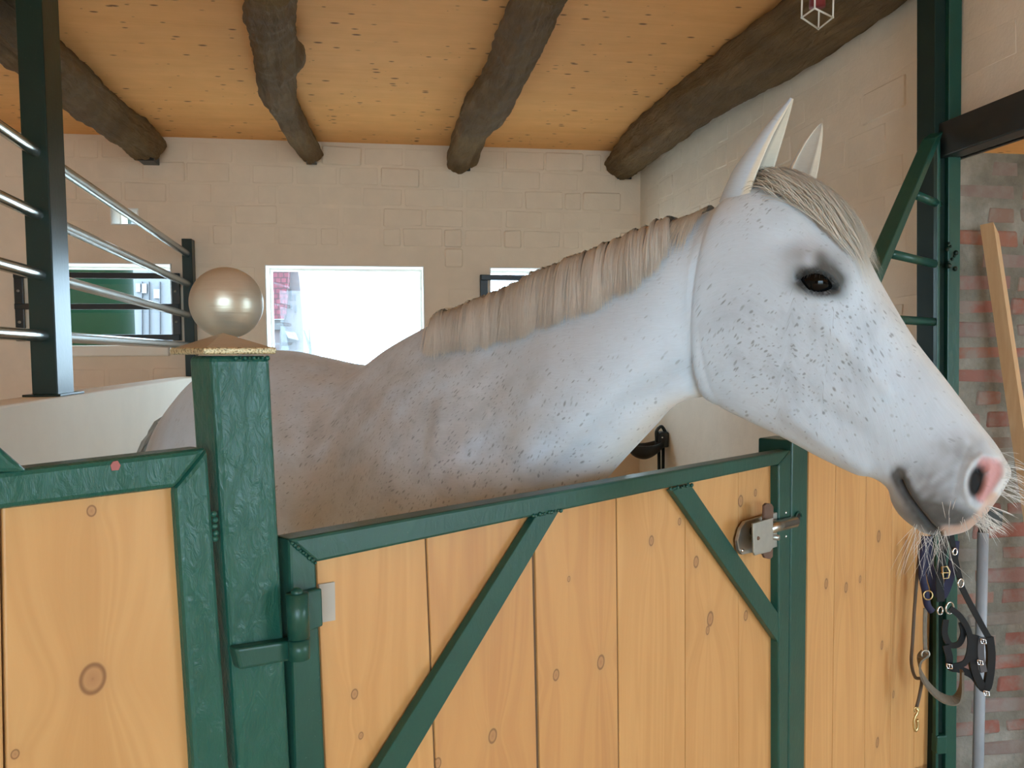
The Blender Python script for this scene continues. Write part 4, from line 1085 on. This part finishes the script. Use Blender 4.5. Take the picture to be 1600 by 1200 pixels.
off = (.004 + .008 * np.sin(np.pi * np.clip(sK * 1.1, 0, 1)) ** .7) * (1 + .25 * clump2[:, None]) + rng.uniform(0, .005, (S, 1)) + .004 * rng.random((S, 1)) * (1 - sK)
paths = np.zeros((S, K, 3)); nrm = np.zeros((S, K, 3))
for kq in range(K): paths[:, kq], nrm[:, kq] = surf(rp[:, kq], thp[:, kq], off[:, kq])
paths += (rng.normal(size=(S, 1, 3)) * .0012) * sK[:, :, None]
ct3 = np.interp(xr, np.linspace(680, 1070, 45), rng.random(45)) * .6 + np.interp(xr, np.linspace(680, 1070, 220), rng.random(220)) * .35
strands('mane', paths, nrm, rng.uniform(.0011, .0022, S), M['mane'], 'short trimmed cream mane', ct3 + rng.random(S) * .35 - .1)
# tuft behind the ear
S = 380; xr = rng.uniform(1062, 1118, S); ri0 = ring_at_x(xr, lo_, kr(NECK_END + 1.2)); K = 7; sK = np.linspace(0, 1, K)[None, :]
rp = ri0[:, None] - 7 * sK * rng.uniform(-.6, 1, (S, 1)); ln_ = rng.uniform(.6, 1.2, (S, 1)) * np.interp(xr, [1062, 1075, 1100, 1118], [.35, .8, .9, .5])[:, None]
thp = .02 + ln_ * sK; off = .002 + .005 * np.sin(np.pi * sK * .8) + rng.uniform(0, .004, (S, 1))
paths = np.zeros((S, K, 3)); nrm = np.zeros((S, K, 3))
for kq in range(K): paths[:, kq], nrm[:, kq] = surf(rp[:, kq], thp[:, kq], off[:, kq])
strands('mane', paths, nrm, rng.uniform(.0010, .0018, S), M['forelock'], 'loose tuft of mane behind the ear')
# forelock
S = 4200; K = 12; sK = np.linspace(0, 1, K)[None, :]
k0 = rng.uniform(NECK_END + 2.6, NECK_END + 4.2, S)[:, None]; k1 = k0 + rng.uniform(1.0, 3.0, S)[:, None] * .95
k1 = np.minimum(k1, NECK_END + 6.85)
kk = k0 + (k1 - k0) * sK; rp = np.interp(kk, KT, np.arange(NR))
t0 = rng.normal(size=(S, 1)) * .16 - .02; t1 = np.minimum(t0 * 1.2 + rng.normal(size=(S, 1)) * .17 + .10, .62)
thp = t0 + (t1 - t0) * sK ** .8
off = .004 + .020 * np.sin(np.pi * np.clip(sK * .95 + .12, 0, 1)) ** .9 * rng.uniform(.2, 1, (S, 1)) + .010 * sK ** 3 * rng.random((S, 1))
paths = np.zeros((S, K, 3)); nrm = np.zeros((S, K, 3))
for kq in range(K): paths[:, kq], nrm[:, kq] = surf(rp[:, kq], thp[:, kq], off[:, kq])
wob = np.sin(sK * 5 + rng.uniform(0, 6, (S, 1)))[:, :, None] * rng.normal(size=(S, 1, 3)) * .0016; paths += wob * sK[:, :, None]
strands('forelock', paths, nrm, rng.uniform(.0007, .0014, S), M['forelock'], 'cream wispy forelock')
# whiskers of chin, lips and nose
def whisk(n, region, dirf, L, wdt, name):
    PXn, PYn = PX[:, :NSG // 2], PY[:, :NSG // 2]
    cand = np.argwhere(region(PXn, PYn) & (KT[:, None] > NECK_END + 6)); pick = cand[rng.integers(0, len(cand), n)]
    p = HP[pick[:, 0], pick[:, 1]]; nn = HN[pick[:, 0], pick[:, 1]]; K = 9; sK = np.linspace(0, 1, K)[None, :, None]
    d1 = dirf(n) ; Ls = rng.uniform(*L, n)[:, None, None]
    paths = p[:, None] + (nn[:, None] * .35 * sK * (1 - .6 * sK) + d1[:, None] * sK) * Ls + np.array([0, 0, -1.0]) * (sK ** 2) * Ls * .18
    nv = np.broadcast_to(np.array(CAM)[None, None] - paths, paths.shape); nv = nv / np.linalg.norm(nv, axis=2, keepdims=True)
    strands(name, paths, nv, rng.uniform(*wdt, n), M['whisker'])
Rv, Uv, Fv = np.array(_R), np.array(_U), np.array(_F)
whisk(52, lambda x, y: (x > 1428) & (x < 1478) & (y > 818), lambda n: -Uv * rng.uniform(.7, 1.1, (n, 1)) + Rv * rng.normal(size=(n, 1)) * .5 - Fv * .1, (.015, .07), (.0003, .0006), 'whiskers')
whisk(46, lambda x, y: (x > 1562) & (y > 700) & (y < 800), lambda n: Rv * rng.uniform(.7, 1.1, (n, 1)) - Uv * rng.uniform(-.1, .75, (n, 1)), (.02, .05), (.0005, .0009), 'whiskers')
whisk(46, lambda x, y: (x > 1520) & (y > 790) & (y < 830), lambda n: Rv * rng.uniform(.5, 1.1, (n, 1)) - Uv * rng.uniform(.1, .6, (n, 1)), (.02, .045), (.0005, .0009), 'whiskers')
whisk(26, lambda x, y: (x > 1470) & (x < 1540) & (y > 775) & (y < 815), lambda n: -Uv * rng.uniform(.4, .8, (n, 1)) + Rv * rng.normal(size=(n, 1)) * .25 - Fv * .35, (.02, .045), (.0005, .0009), 'whiskers')
# lashes
S = 18; uu = rng.uniform(-26, 30, S); Kk = 7; sK = np.linspace(0, 1, Kk)[None, :, None]
exx = ex + uu * c_ + 14 * s_; eyy = ey + uu * s_ - (14 * (1 - (uu / 37) ** 2)) * c_
pp = np.array([np.array(P(a, b_, (Vector(eye_front) - CAM).dot(_F))) for a, b_ in zip(exx, eyy)]) + eye_n * .001
paths = pp[:, None] + (eye_n[None, None] * .011 * sK + (-Uv)[None, None] * .006 * sK ** 1.5 + Rv[None, None] * (uu / 40)[:, None, None] * .006 * sK)
nv = np.broadcast_to(np.array(CAM) - paths, paths.shape); nv = nv / np.linalg.norm(nv, axis=2, keepdims=True)
strands('eyelashes', paths, nv, np.full(S, .0004), hairmat('lash_hair', (.03, .03, .03), (.08, .075, .07), (.02, .02, .02)))
# tail
S = 900; K = 14; sK = np.linspace(0, 1, K)[None, :, None]
dock = np.array([*bx(.95), 1.275]); 
c0_ = dock[None] + rng.normal(size=(S, 3)) * [.012, .012, .015]
p1 = dock - hx * .13 + np.array([0, 0, .0]) + rng.normal(size=(S, 3)) * [.025, .025, .03]
p2_ = dock - hx * .16 - fx * .03 + np.array([0, 0, -.30]) + rng.normal(size=(S, 3)) * [.035, .035, .05]
p3_ = dock - hx * .13 + np.array([0, 0, -.85]) + rng.normal(size=(S, 3)) * [.05, .05, .06]
paths = (1 - sK) ** 3 * c0_[:, None] + 3 * (1 - sK) ** 2 * sK * p1[:, None] + 3 * (1 - sK) * sK ** 2 * p2_[:, None] + sK ** 3 * p3_[:, None]
nv = np.broadcast_to(np.array(CAM) - paths, paths.shape); nv = nv / np.linalg.norm(nv, axis=2, keepdims=True)
strands('tail', paths, nv, rng.uniform(.004, .008, S), M['tail'], 'grey brown tail')
# ------------------------------------------------------------------ tack hanging on the column
def pxp(pts, z): return [P(x, y, z if not isinstance(z, (list, tuple)) else z[i]) for i, (x, y) in enumerate(pts)]
def smooth(pts, n=24): return [Vector(p) for p in spline(pts, n)]
PM = lambda px, z: px * z / FPX
def tack(name, x, y, z, label, cat): o = empty(name, P(x, y, z)); return tag(o, label, cat, None)
fwd = -_F
hc_ = tack('headcollar', 1490, 850, 2.40, 'black leather headcollar hanging on the steel column under the muzzle', 'headcollar')
Z = 2.40
def sp_(name, pts, wpx, mat, parent, z=Z, th=.004, face=None, n=24):
    q = smooth(pxp(pts, z), n); b = MB()
    wd = []
    for i, p in enumerate(q):
        t = (q[min(i + 1, len(q) - 1)] - q[max(i - 1, 0)]).normalized(); wd.append(t.cross(face or _F))
    b.strap(q, PM(wpx, z if not isinstance(z, (list, tuple)) else z[0]), th, wd); return b.build(name, mat, parent)
sp_('cheek_strap', [(1486, 835), (1490, 858), (1494, 880), (1500, 905)], 8, M['leather'], hc_)
sp_('cheek_strap', [(1502, 916), (1514, 940), (1528, 966), (1545, 997)], 9, M['leather'], hc_)
sp_('noseband', [(1524, 992), (1520, 1014), (1521, 1042), (1530, 1066), (1540, 1076), (1546, 1052), (1548, 1022), (1545, 995)], 12, M['leather'], hc_, th=.012)
sp_('noseband', [(1534, 995), (1532, 1012), (1533, 1030), (1537, 1050)], 10, plain('worn_leather_sheen', (.06, .06, .065), .35), hc_, Z - .005, .006)
sp_('headpiece', [(1478, 835), (1472, 870), (1468, 905), (1470, 940)], 12, M['leather'], hc_)
sp_('throat_strap', [(1484, 950), (1500, 963), (1513, 985), (1516, 1008), (1509, 1034), (1492, 1041), (1481, 1042)], 9, M['leather'], hc_, Z - .006)
sp_('throat_strap', [(1478, 968), (1476, 990), (1484, 1007), (1498, 1006), (1505, 990), (1502, 972)], 9, M['leather'], hc_, Z + .01)
sp_('chin_strap', [(1478, 1008), (1483, 1026), (1484, 1042), (1500, 1046), (1520, 1056), (1532, 1072)], 11, M['leather'], hc_, Z + .004)
for (x, y, r, nm) in ((1501, 911, 6.5, 'ring'), (1469, 954, 6, 'ring'), (1484, 950, 9, 'ring'), (1492, 862, 5, 'ring')):
    MB().ring(P(x, y, Z - .008), fwd + _R * .5, PM(r, Z), .0022, 24, 8).build(nm, M['chrome'], hc_)
for (x, y) in ((1541, 1082), (1483, 1040), (1536, 1001), (1531, 1034)):
    b = MB(); q = [P(x - 4, y - 3, Z - .012), P(x + 4, y - 1, Z - .012), P(x + 5, y + 5, Z - .012), P(x - 3, y + 4, Z - .012), P(x - 4, y - 3, Z - .012)]
    b.tube(q, .0016, 8); b.tube([P(x, y - 2, Z - .012), P(x + 1, y + 5, Z - .013)], .0013, 8); b.build('buckle', M['chrome'], hc_)
b = MB(); q = [P(1471, 886, Z - .006), P(1480, 885, Z - .01), P(1484, 893, Z - .01), P(1482, 903, Z - .01), P(1474, 904, Z - .006), P(1471, 886, Z - .006)]
b.tube(q, .0022, 8); b.tube([P(1470, 895, Z - .012), P(1484, 895, Z - .012)], .0016, 8); b.build('buckle', M['brass'], hc_)

nv_ = tack('halter', 1450, 850, 2.37, 'navy padded webbing halter looped left of the black headcollar', 'halter')
b = MB(); b.tube(smooth(pxp([(1446, 838), (1441, 870), (1441, 900), (1446, 925), (1449, 945), (1456, 955)], 2.37)), PM(5.5, 2.37), 12); b.build('cheek_strap', M['navy'], nv_)
sp_('headpiece', [(1450, 838), (1452, 880), (1458, 912), (1470, 932), (1480, 915), (1488, 885), (1492, 845)], 13, M['navy'], nv_, 2.44, .006)
MB().ring(P(1450, 930, 2.36), fwd, PM(7, 2.36), .002, 20, 8).build('ring', M['brass'], nv_)

ol = tack('girth_strap', 1446, 1000, 2.36, 'olive webbing girth strap hanging in a loop below the halter', 'strap')
sp_('webbing', [(1446, 950), (1445, 985), (1446, 1020)], 6, M['olive'], ol, 2.37, .003)
q = smooth(pxp([(1446, 1020), (1437, 1032), (1440, 1055), (1458, 1080), (1478, 1093), (1494, 1093), (1502, 1076), (1503, 1048)], 2.34), 30)
MB().strap(q, .030, .006, [(_F * .75 + _U * .55 + _R * .25)] * 30).build('webbing', M['olive'], ol)
MB().ring(P(1446, 1022, 2.335), fwd, PM(6, 2.34), .0025, 20, 8).build('ring', M['zinc'], ol)

ld = tack('lead_rope', 1430, 900, 2.38, 'thin brown lead rope with brass snap hook against the planks', 'rope')
b = MB(); b.tube(smooth(pxp([(1438, 850), (1433, 900), (1429, 950), (1426, 1000), (1424, 1035), (1430, 1058), (1440, 1062), (1437, 1085), (1432, 1106)], 2.39), 40), PM(2.6, 2.38), 8); b.build('rope', plain('brown_rope', (.10, .07, .045), .8), ld)
b = MB(); b.tube(smooth(pxp([(1431, 1106), (1434, 1112), (1430, 1120), (1428, 1130), (1430, 1142), (1434, 1136), (1433, 1124)], 2.38), 24), PM(2.2, 2.38), 8); b.ring(P(1432, 1109, 2.38), fwd, PM(4, 2.38), .0016, 16, 8); b.build('snap_hook', M['brass'], ld)

# ------------------------------------------------------------------ things at the brick wall
zb = 2.70
tb = empty('timber_board', P(1643, 900, zb)); tag(tb, 'raw timber board leaning against the brick wall', 'board')
top = P(1552, 347, zb); bot = P(1604, 700, zb); bot = top + (bot - top) * ((0.0 - top.z) / (bot.z - top.z))
e1 = (-_R * .5 + _F * .87); e2 = (_R * .86 + _F * .5); e1.z = 0; e2.z = 0
MB().raw([top, top + e1 * .044 - Vector((0, 0, .004)), top + e1 * .044 + e2 * .034 - Vector((0, 0, .034)), top + e2 * .034 - Vector((0, 0, .036)), bot, bot + e1 * .044, bot + e1 * .044 + e2 * .034, bot + e2 * .034],
         [(3, 2, 1, 0), (4, 5, 6, 7), (0, 1, 5, 4), (1, 2, 6, 5), (2, 3, 7, 6), (3, 0, 4, 7)]).build('board', M['board'], tb)
pp_ = empty('conduit_pipe', P(1528, 1200, 2.68)); tag(pp_, 'grey vertical conduit pipe in front of the brick wall', 'pipe')
pt_, pb_ = P(1536, 832, 2.68), P(1528, 1200, 2.68); pb_ = pt_ + (pb_ - pt_) * (pt_.z / (pt_.z - pb_.z))
MB().tube([pt_, pb_], .0165, 18).build('pipe', M['grey_pipe'], pp_)
MB().tube([pt_ + Vector((0, 0, .05)), pt_ - Vector((0, 0, .012))], .014, 14).build('connector', M['black_steel'], pp_)
q = ROOM.inverted() @ P(1549, 808, 2.70)
MB().box(ROOM, (q.x - .026, q.y - .02, q.z - .027), (q.x + .026, q.y + .03, q.z + .027), .004).build('junction_box', M['black_steel'], pp_)

# ------------------------------------------------------------------ automatic drinking bowl on the side wall
D_, H_ = on_right(1042, 686); wb = empty('water_bowl', rm(XR, D_, H_), ROOM); tag(wb, 'black automatic drinking bowl fixed to the side wall', 'drinker')
zw = (rm(XR, D_, H_) - CAM).dot(_F); s_ = zw / FPX
V, Fc = [], []; n, mI = 9, 28
cx_ = XR - 38 * s_ * .95; R1 = 24 * s_
def bowlpt(i, k, sh):
    f = i / (n - 1); a = 2 * math.pi * k / mI; r = math.sin(f * math.pi / 2) * sh; d = math.cos(f * math.pi / 2) * sh
    x = math.cos(a) * r * R1 * 1.15; 
    return rm(cx_ + x + (0 if x < 0 else x * .25), D_ + math.sin(a) * r * R1 * .95, H_ - 8 * s_ - d * R1 * .95 + (max(0, math.cos(a)) ** 2) * r * 10 * s_)
for sh in (1.0, .86):
    for i in range(n):
        for k in range(mI): V.append(bowlpt(i, k, sh))
for q_ in range(2):
    o_ = q_ * n * mI
    for i in range(n - 1):
        for k in range(mI): k2 = (k + 1) % mI; Fc.append((o_ + i * mI + k, o_ + i * mI + k2, o_ + (i + 1) * mI + k2, o_ + (i + 1) * mI + k))
for k in range(mI): k2 = (k + 1) % mI; Fc.append(((n - 1) * mI + k, (n - 1) * mI + k2, n * mI + (n - 1) * mI + k2, n * mI + (n - 1) * mI + k))
MB().raw(V, Fc, True).build('bowl', M['black_steel'], wb)
vh_ = MB().box(ROOM, (XR - 16 * s_, D_ - .05, H_ - 12 * s_), (XR - .004, D_ + .05, H_ + 12 * s_), .008, 3).build('valve_housing', M['black_steel'], wb)
b = MB(); b.tube(smooth([rm(XR - 16 * s_, D_, H_ - 4 * s_), rm(XR - 17 * s_, D_, H_ + 12 * s_), rm(XR - 9 * s_, D_, H_ + 20 * s_), rm(XR - 2 * s_, D_, H_ + 10 * s_)], 16), 2.6 * s_, 10); b.build('supply_loop', M['black_steel'], wb)
for dx in (-13, -6): MB().tube([rm(XR + dx * s_, D_, H_ - 8 * s_), rm(XR + (dx + (2 if dx < -10 else 0)) * s_, D_, H_ - .5)], 2.6 * s_, 10).build('pipe', M['black_steel'], wb)
for dz in (4, -5): MB().sphere(rm(XR - 12 * s_, D_ - .052, H_ + dz * s_), .006, 8, 6).build('bolt', M['chrome'], vh_)

# ------------------------------------------------------------------ wire cage lamp under the ceiling
lz = 2.25; lb = P(1273, 12, lz); lampo = empty('cage_lamp', Vector((lb.x, lb.y, HC)), ROOM); tag(lampo, 'white wire cage lamp hanging at the top edge by the log', 'lamp')
c3 = [P(1273, 13, lz), P(1253, -1, lz + .06), P(1280, -14, lz + .14), P(1302, 2, lz + .06)]
zz0 = c3[0].z; c3 = [Vector((p.x, p.y, zz0)) for p in c3]; b = MB()
up_ = Vector((0, 0, .16))
for i in range(4):
    b.tube([c3[i], c3[(i + 1) % 4]], .0024, 8); b.tube([c3[i] + up_, c3[(i + 1) % 4] + up_], .0024, 8); b.tube([c3[i], c3[i] + up_], .0024, 8)
    b.sphere(c3[i], .0032, 8, 6)
b.build('cage', M['whitewire'], lampo)
cen = sum(c3, Vector()) / 4
MB().tube([cen + Vector((0, 0, .03)), cen + Vector((0, 0, .12))], [.022, .018], 16).build('bulb_holder', M['red'], lampo)
MB().tube([cen + Vector((0, 0, .12)), cen + Vector((0, 0, .16)), Vector((cen.x, cen.y, HC - .001))], [.008, .004, .004], 8).build('cord', M['black_steel'], lampo)

# ------------------------------------------------------------------ what the windows show outside
zo = 13.0
def opoly(pts, z): return [P(x, y, z) for x, y in pts]
def extr(pts, z, depth, mat, name, parent):
    A = opoly(pts, z); dd = RD * depth; n = len(A); b = MB()
    b.raw(A + [p + dd for p in A], [tuple(range(n))[::-1], tuple(range(n, 2 * n))] + [(i, (i + 1) % n, n + (i + 1) % n, n + i) for i in range(n)])
    return b.build(name, mat, parent)
hs = empty('house', rm(-6, 14, 0), ROOM); tag(hs, 'pinkish house with red tiled roof outside the bright window', 'house')
extr([(446, 395), (462, 395), (468, 440), (474, 520), (478, 905), (395, 905), (395, 499), (444, 499)], zo + .3, 3.5, M['pink'], 'wall', hs)
extr([(385, 330), (453, 385), (450, 440), (444, 498), (385, 498)], zo, .25, M['roof'], 'roof', hs)
extr([(395, 499), (442, 499), (440, 515), (395, 515)], zo + .2, .15, M['pale_wall'], 'eaves_board', hs)
for (x0, y0, x1, y1) in ((453.5, 452, 455.5, 469), (460.5, 460, 462, 469), (454, 476, 456, 483), (461, 477, 463, 487)):
    extr([(x0, y0), (x1, y0), (x1, y1), (x0, y1)], zo + .27, .05, M['grey_line'], 'window', hs)
extr([(445, 517), (458, 519), (463, 531), (450, 528)], zo - .1, .5, M['pale_wall'], 'porch_roof', hs)
extr([(440, 505), (447, 520), (450, 545), (447, 905), (437, 905), (437, 520)], zo + .05, .3, M['grey_line'], 'porch_post', hs)
st_ = empty('wooden_stakes', P(485, 905, 11)); tag(st_, 'forked grey wooden stakes standing outside the bright window', 'stake')
pa, pb2 = P(485, 546, 11), P(487, 800, 11)
MB().tube([P(475, 516, 11), pa, pb2], [.012, .02, .03], 8).build('stake', M['grey_line'], st_)
MB().tube([P(483, 514, 11), pa], [.008, .016], 8).build('stake', M['grey_line'], st_)
# green tank and white house seen through the left window
tz = 8.2; tkc = P(140, 545, tz); tr_ = (P(206, 545, tz) - tkc).length
tk = empty('storage_tank', (tkc.x, tkc.y, 0)); tag(tk, 'big round green tank outside the left window', 'tank')
MB().tube([(tkc.x, tkc.y, -.02), (tkc.x, tkc.y, 3.1)], tr_, 64).build('shell', M['tank'], tk)
for hh in (1.62, 2.4): MB().ring((tkc.x, tkc.y, hh), (0, 0, 1), tr_ + .005, .012, 64, 8).build('band', M['tank'], tk)
wh = empty('house', rm(-6.5, 16, 0), ROOM); tag(wh, 'white house with pale trim beyond the green tank', 'house')
extr([(150, 330), (300, 330), (300, 905), (150, 905)], 14.5, .6, M['pale_wall'], 'wall', wh)
for (x0, y0, x1, y1) in ((212, 443, 219, 456), (222, 443, 229, 458), (240, 452, 249, 466)):
    extr([(x0, y0), (x1, y0), (x1, y1), (x0, y1)], 14.45, .1, plain('pale_window', (.16, .16, .17), .5), 'window', wh)
for x in (221, 232, 249): extr([(x, 440), (x + .8, 440), (x + 1.5, 905), (x, 905)], 14.45, .08, M['grey_line'], 'downpipe', wh)
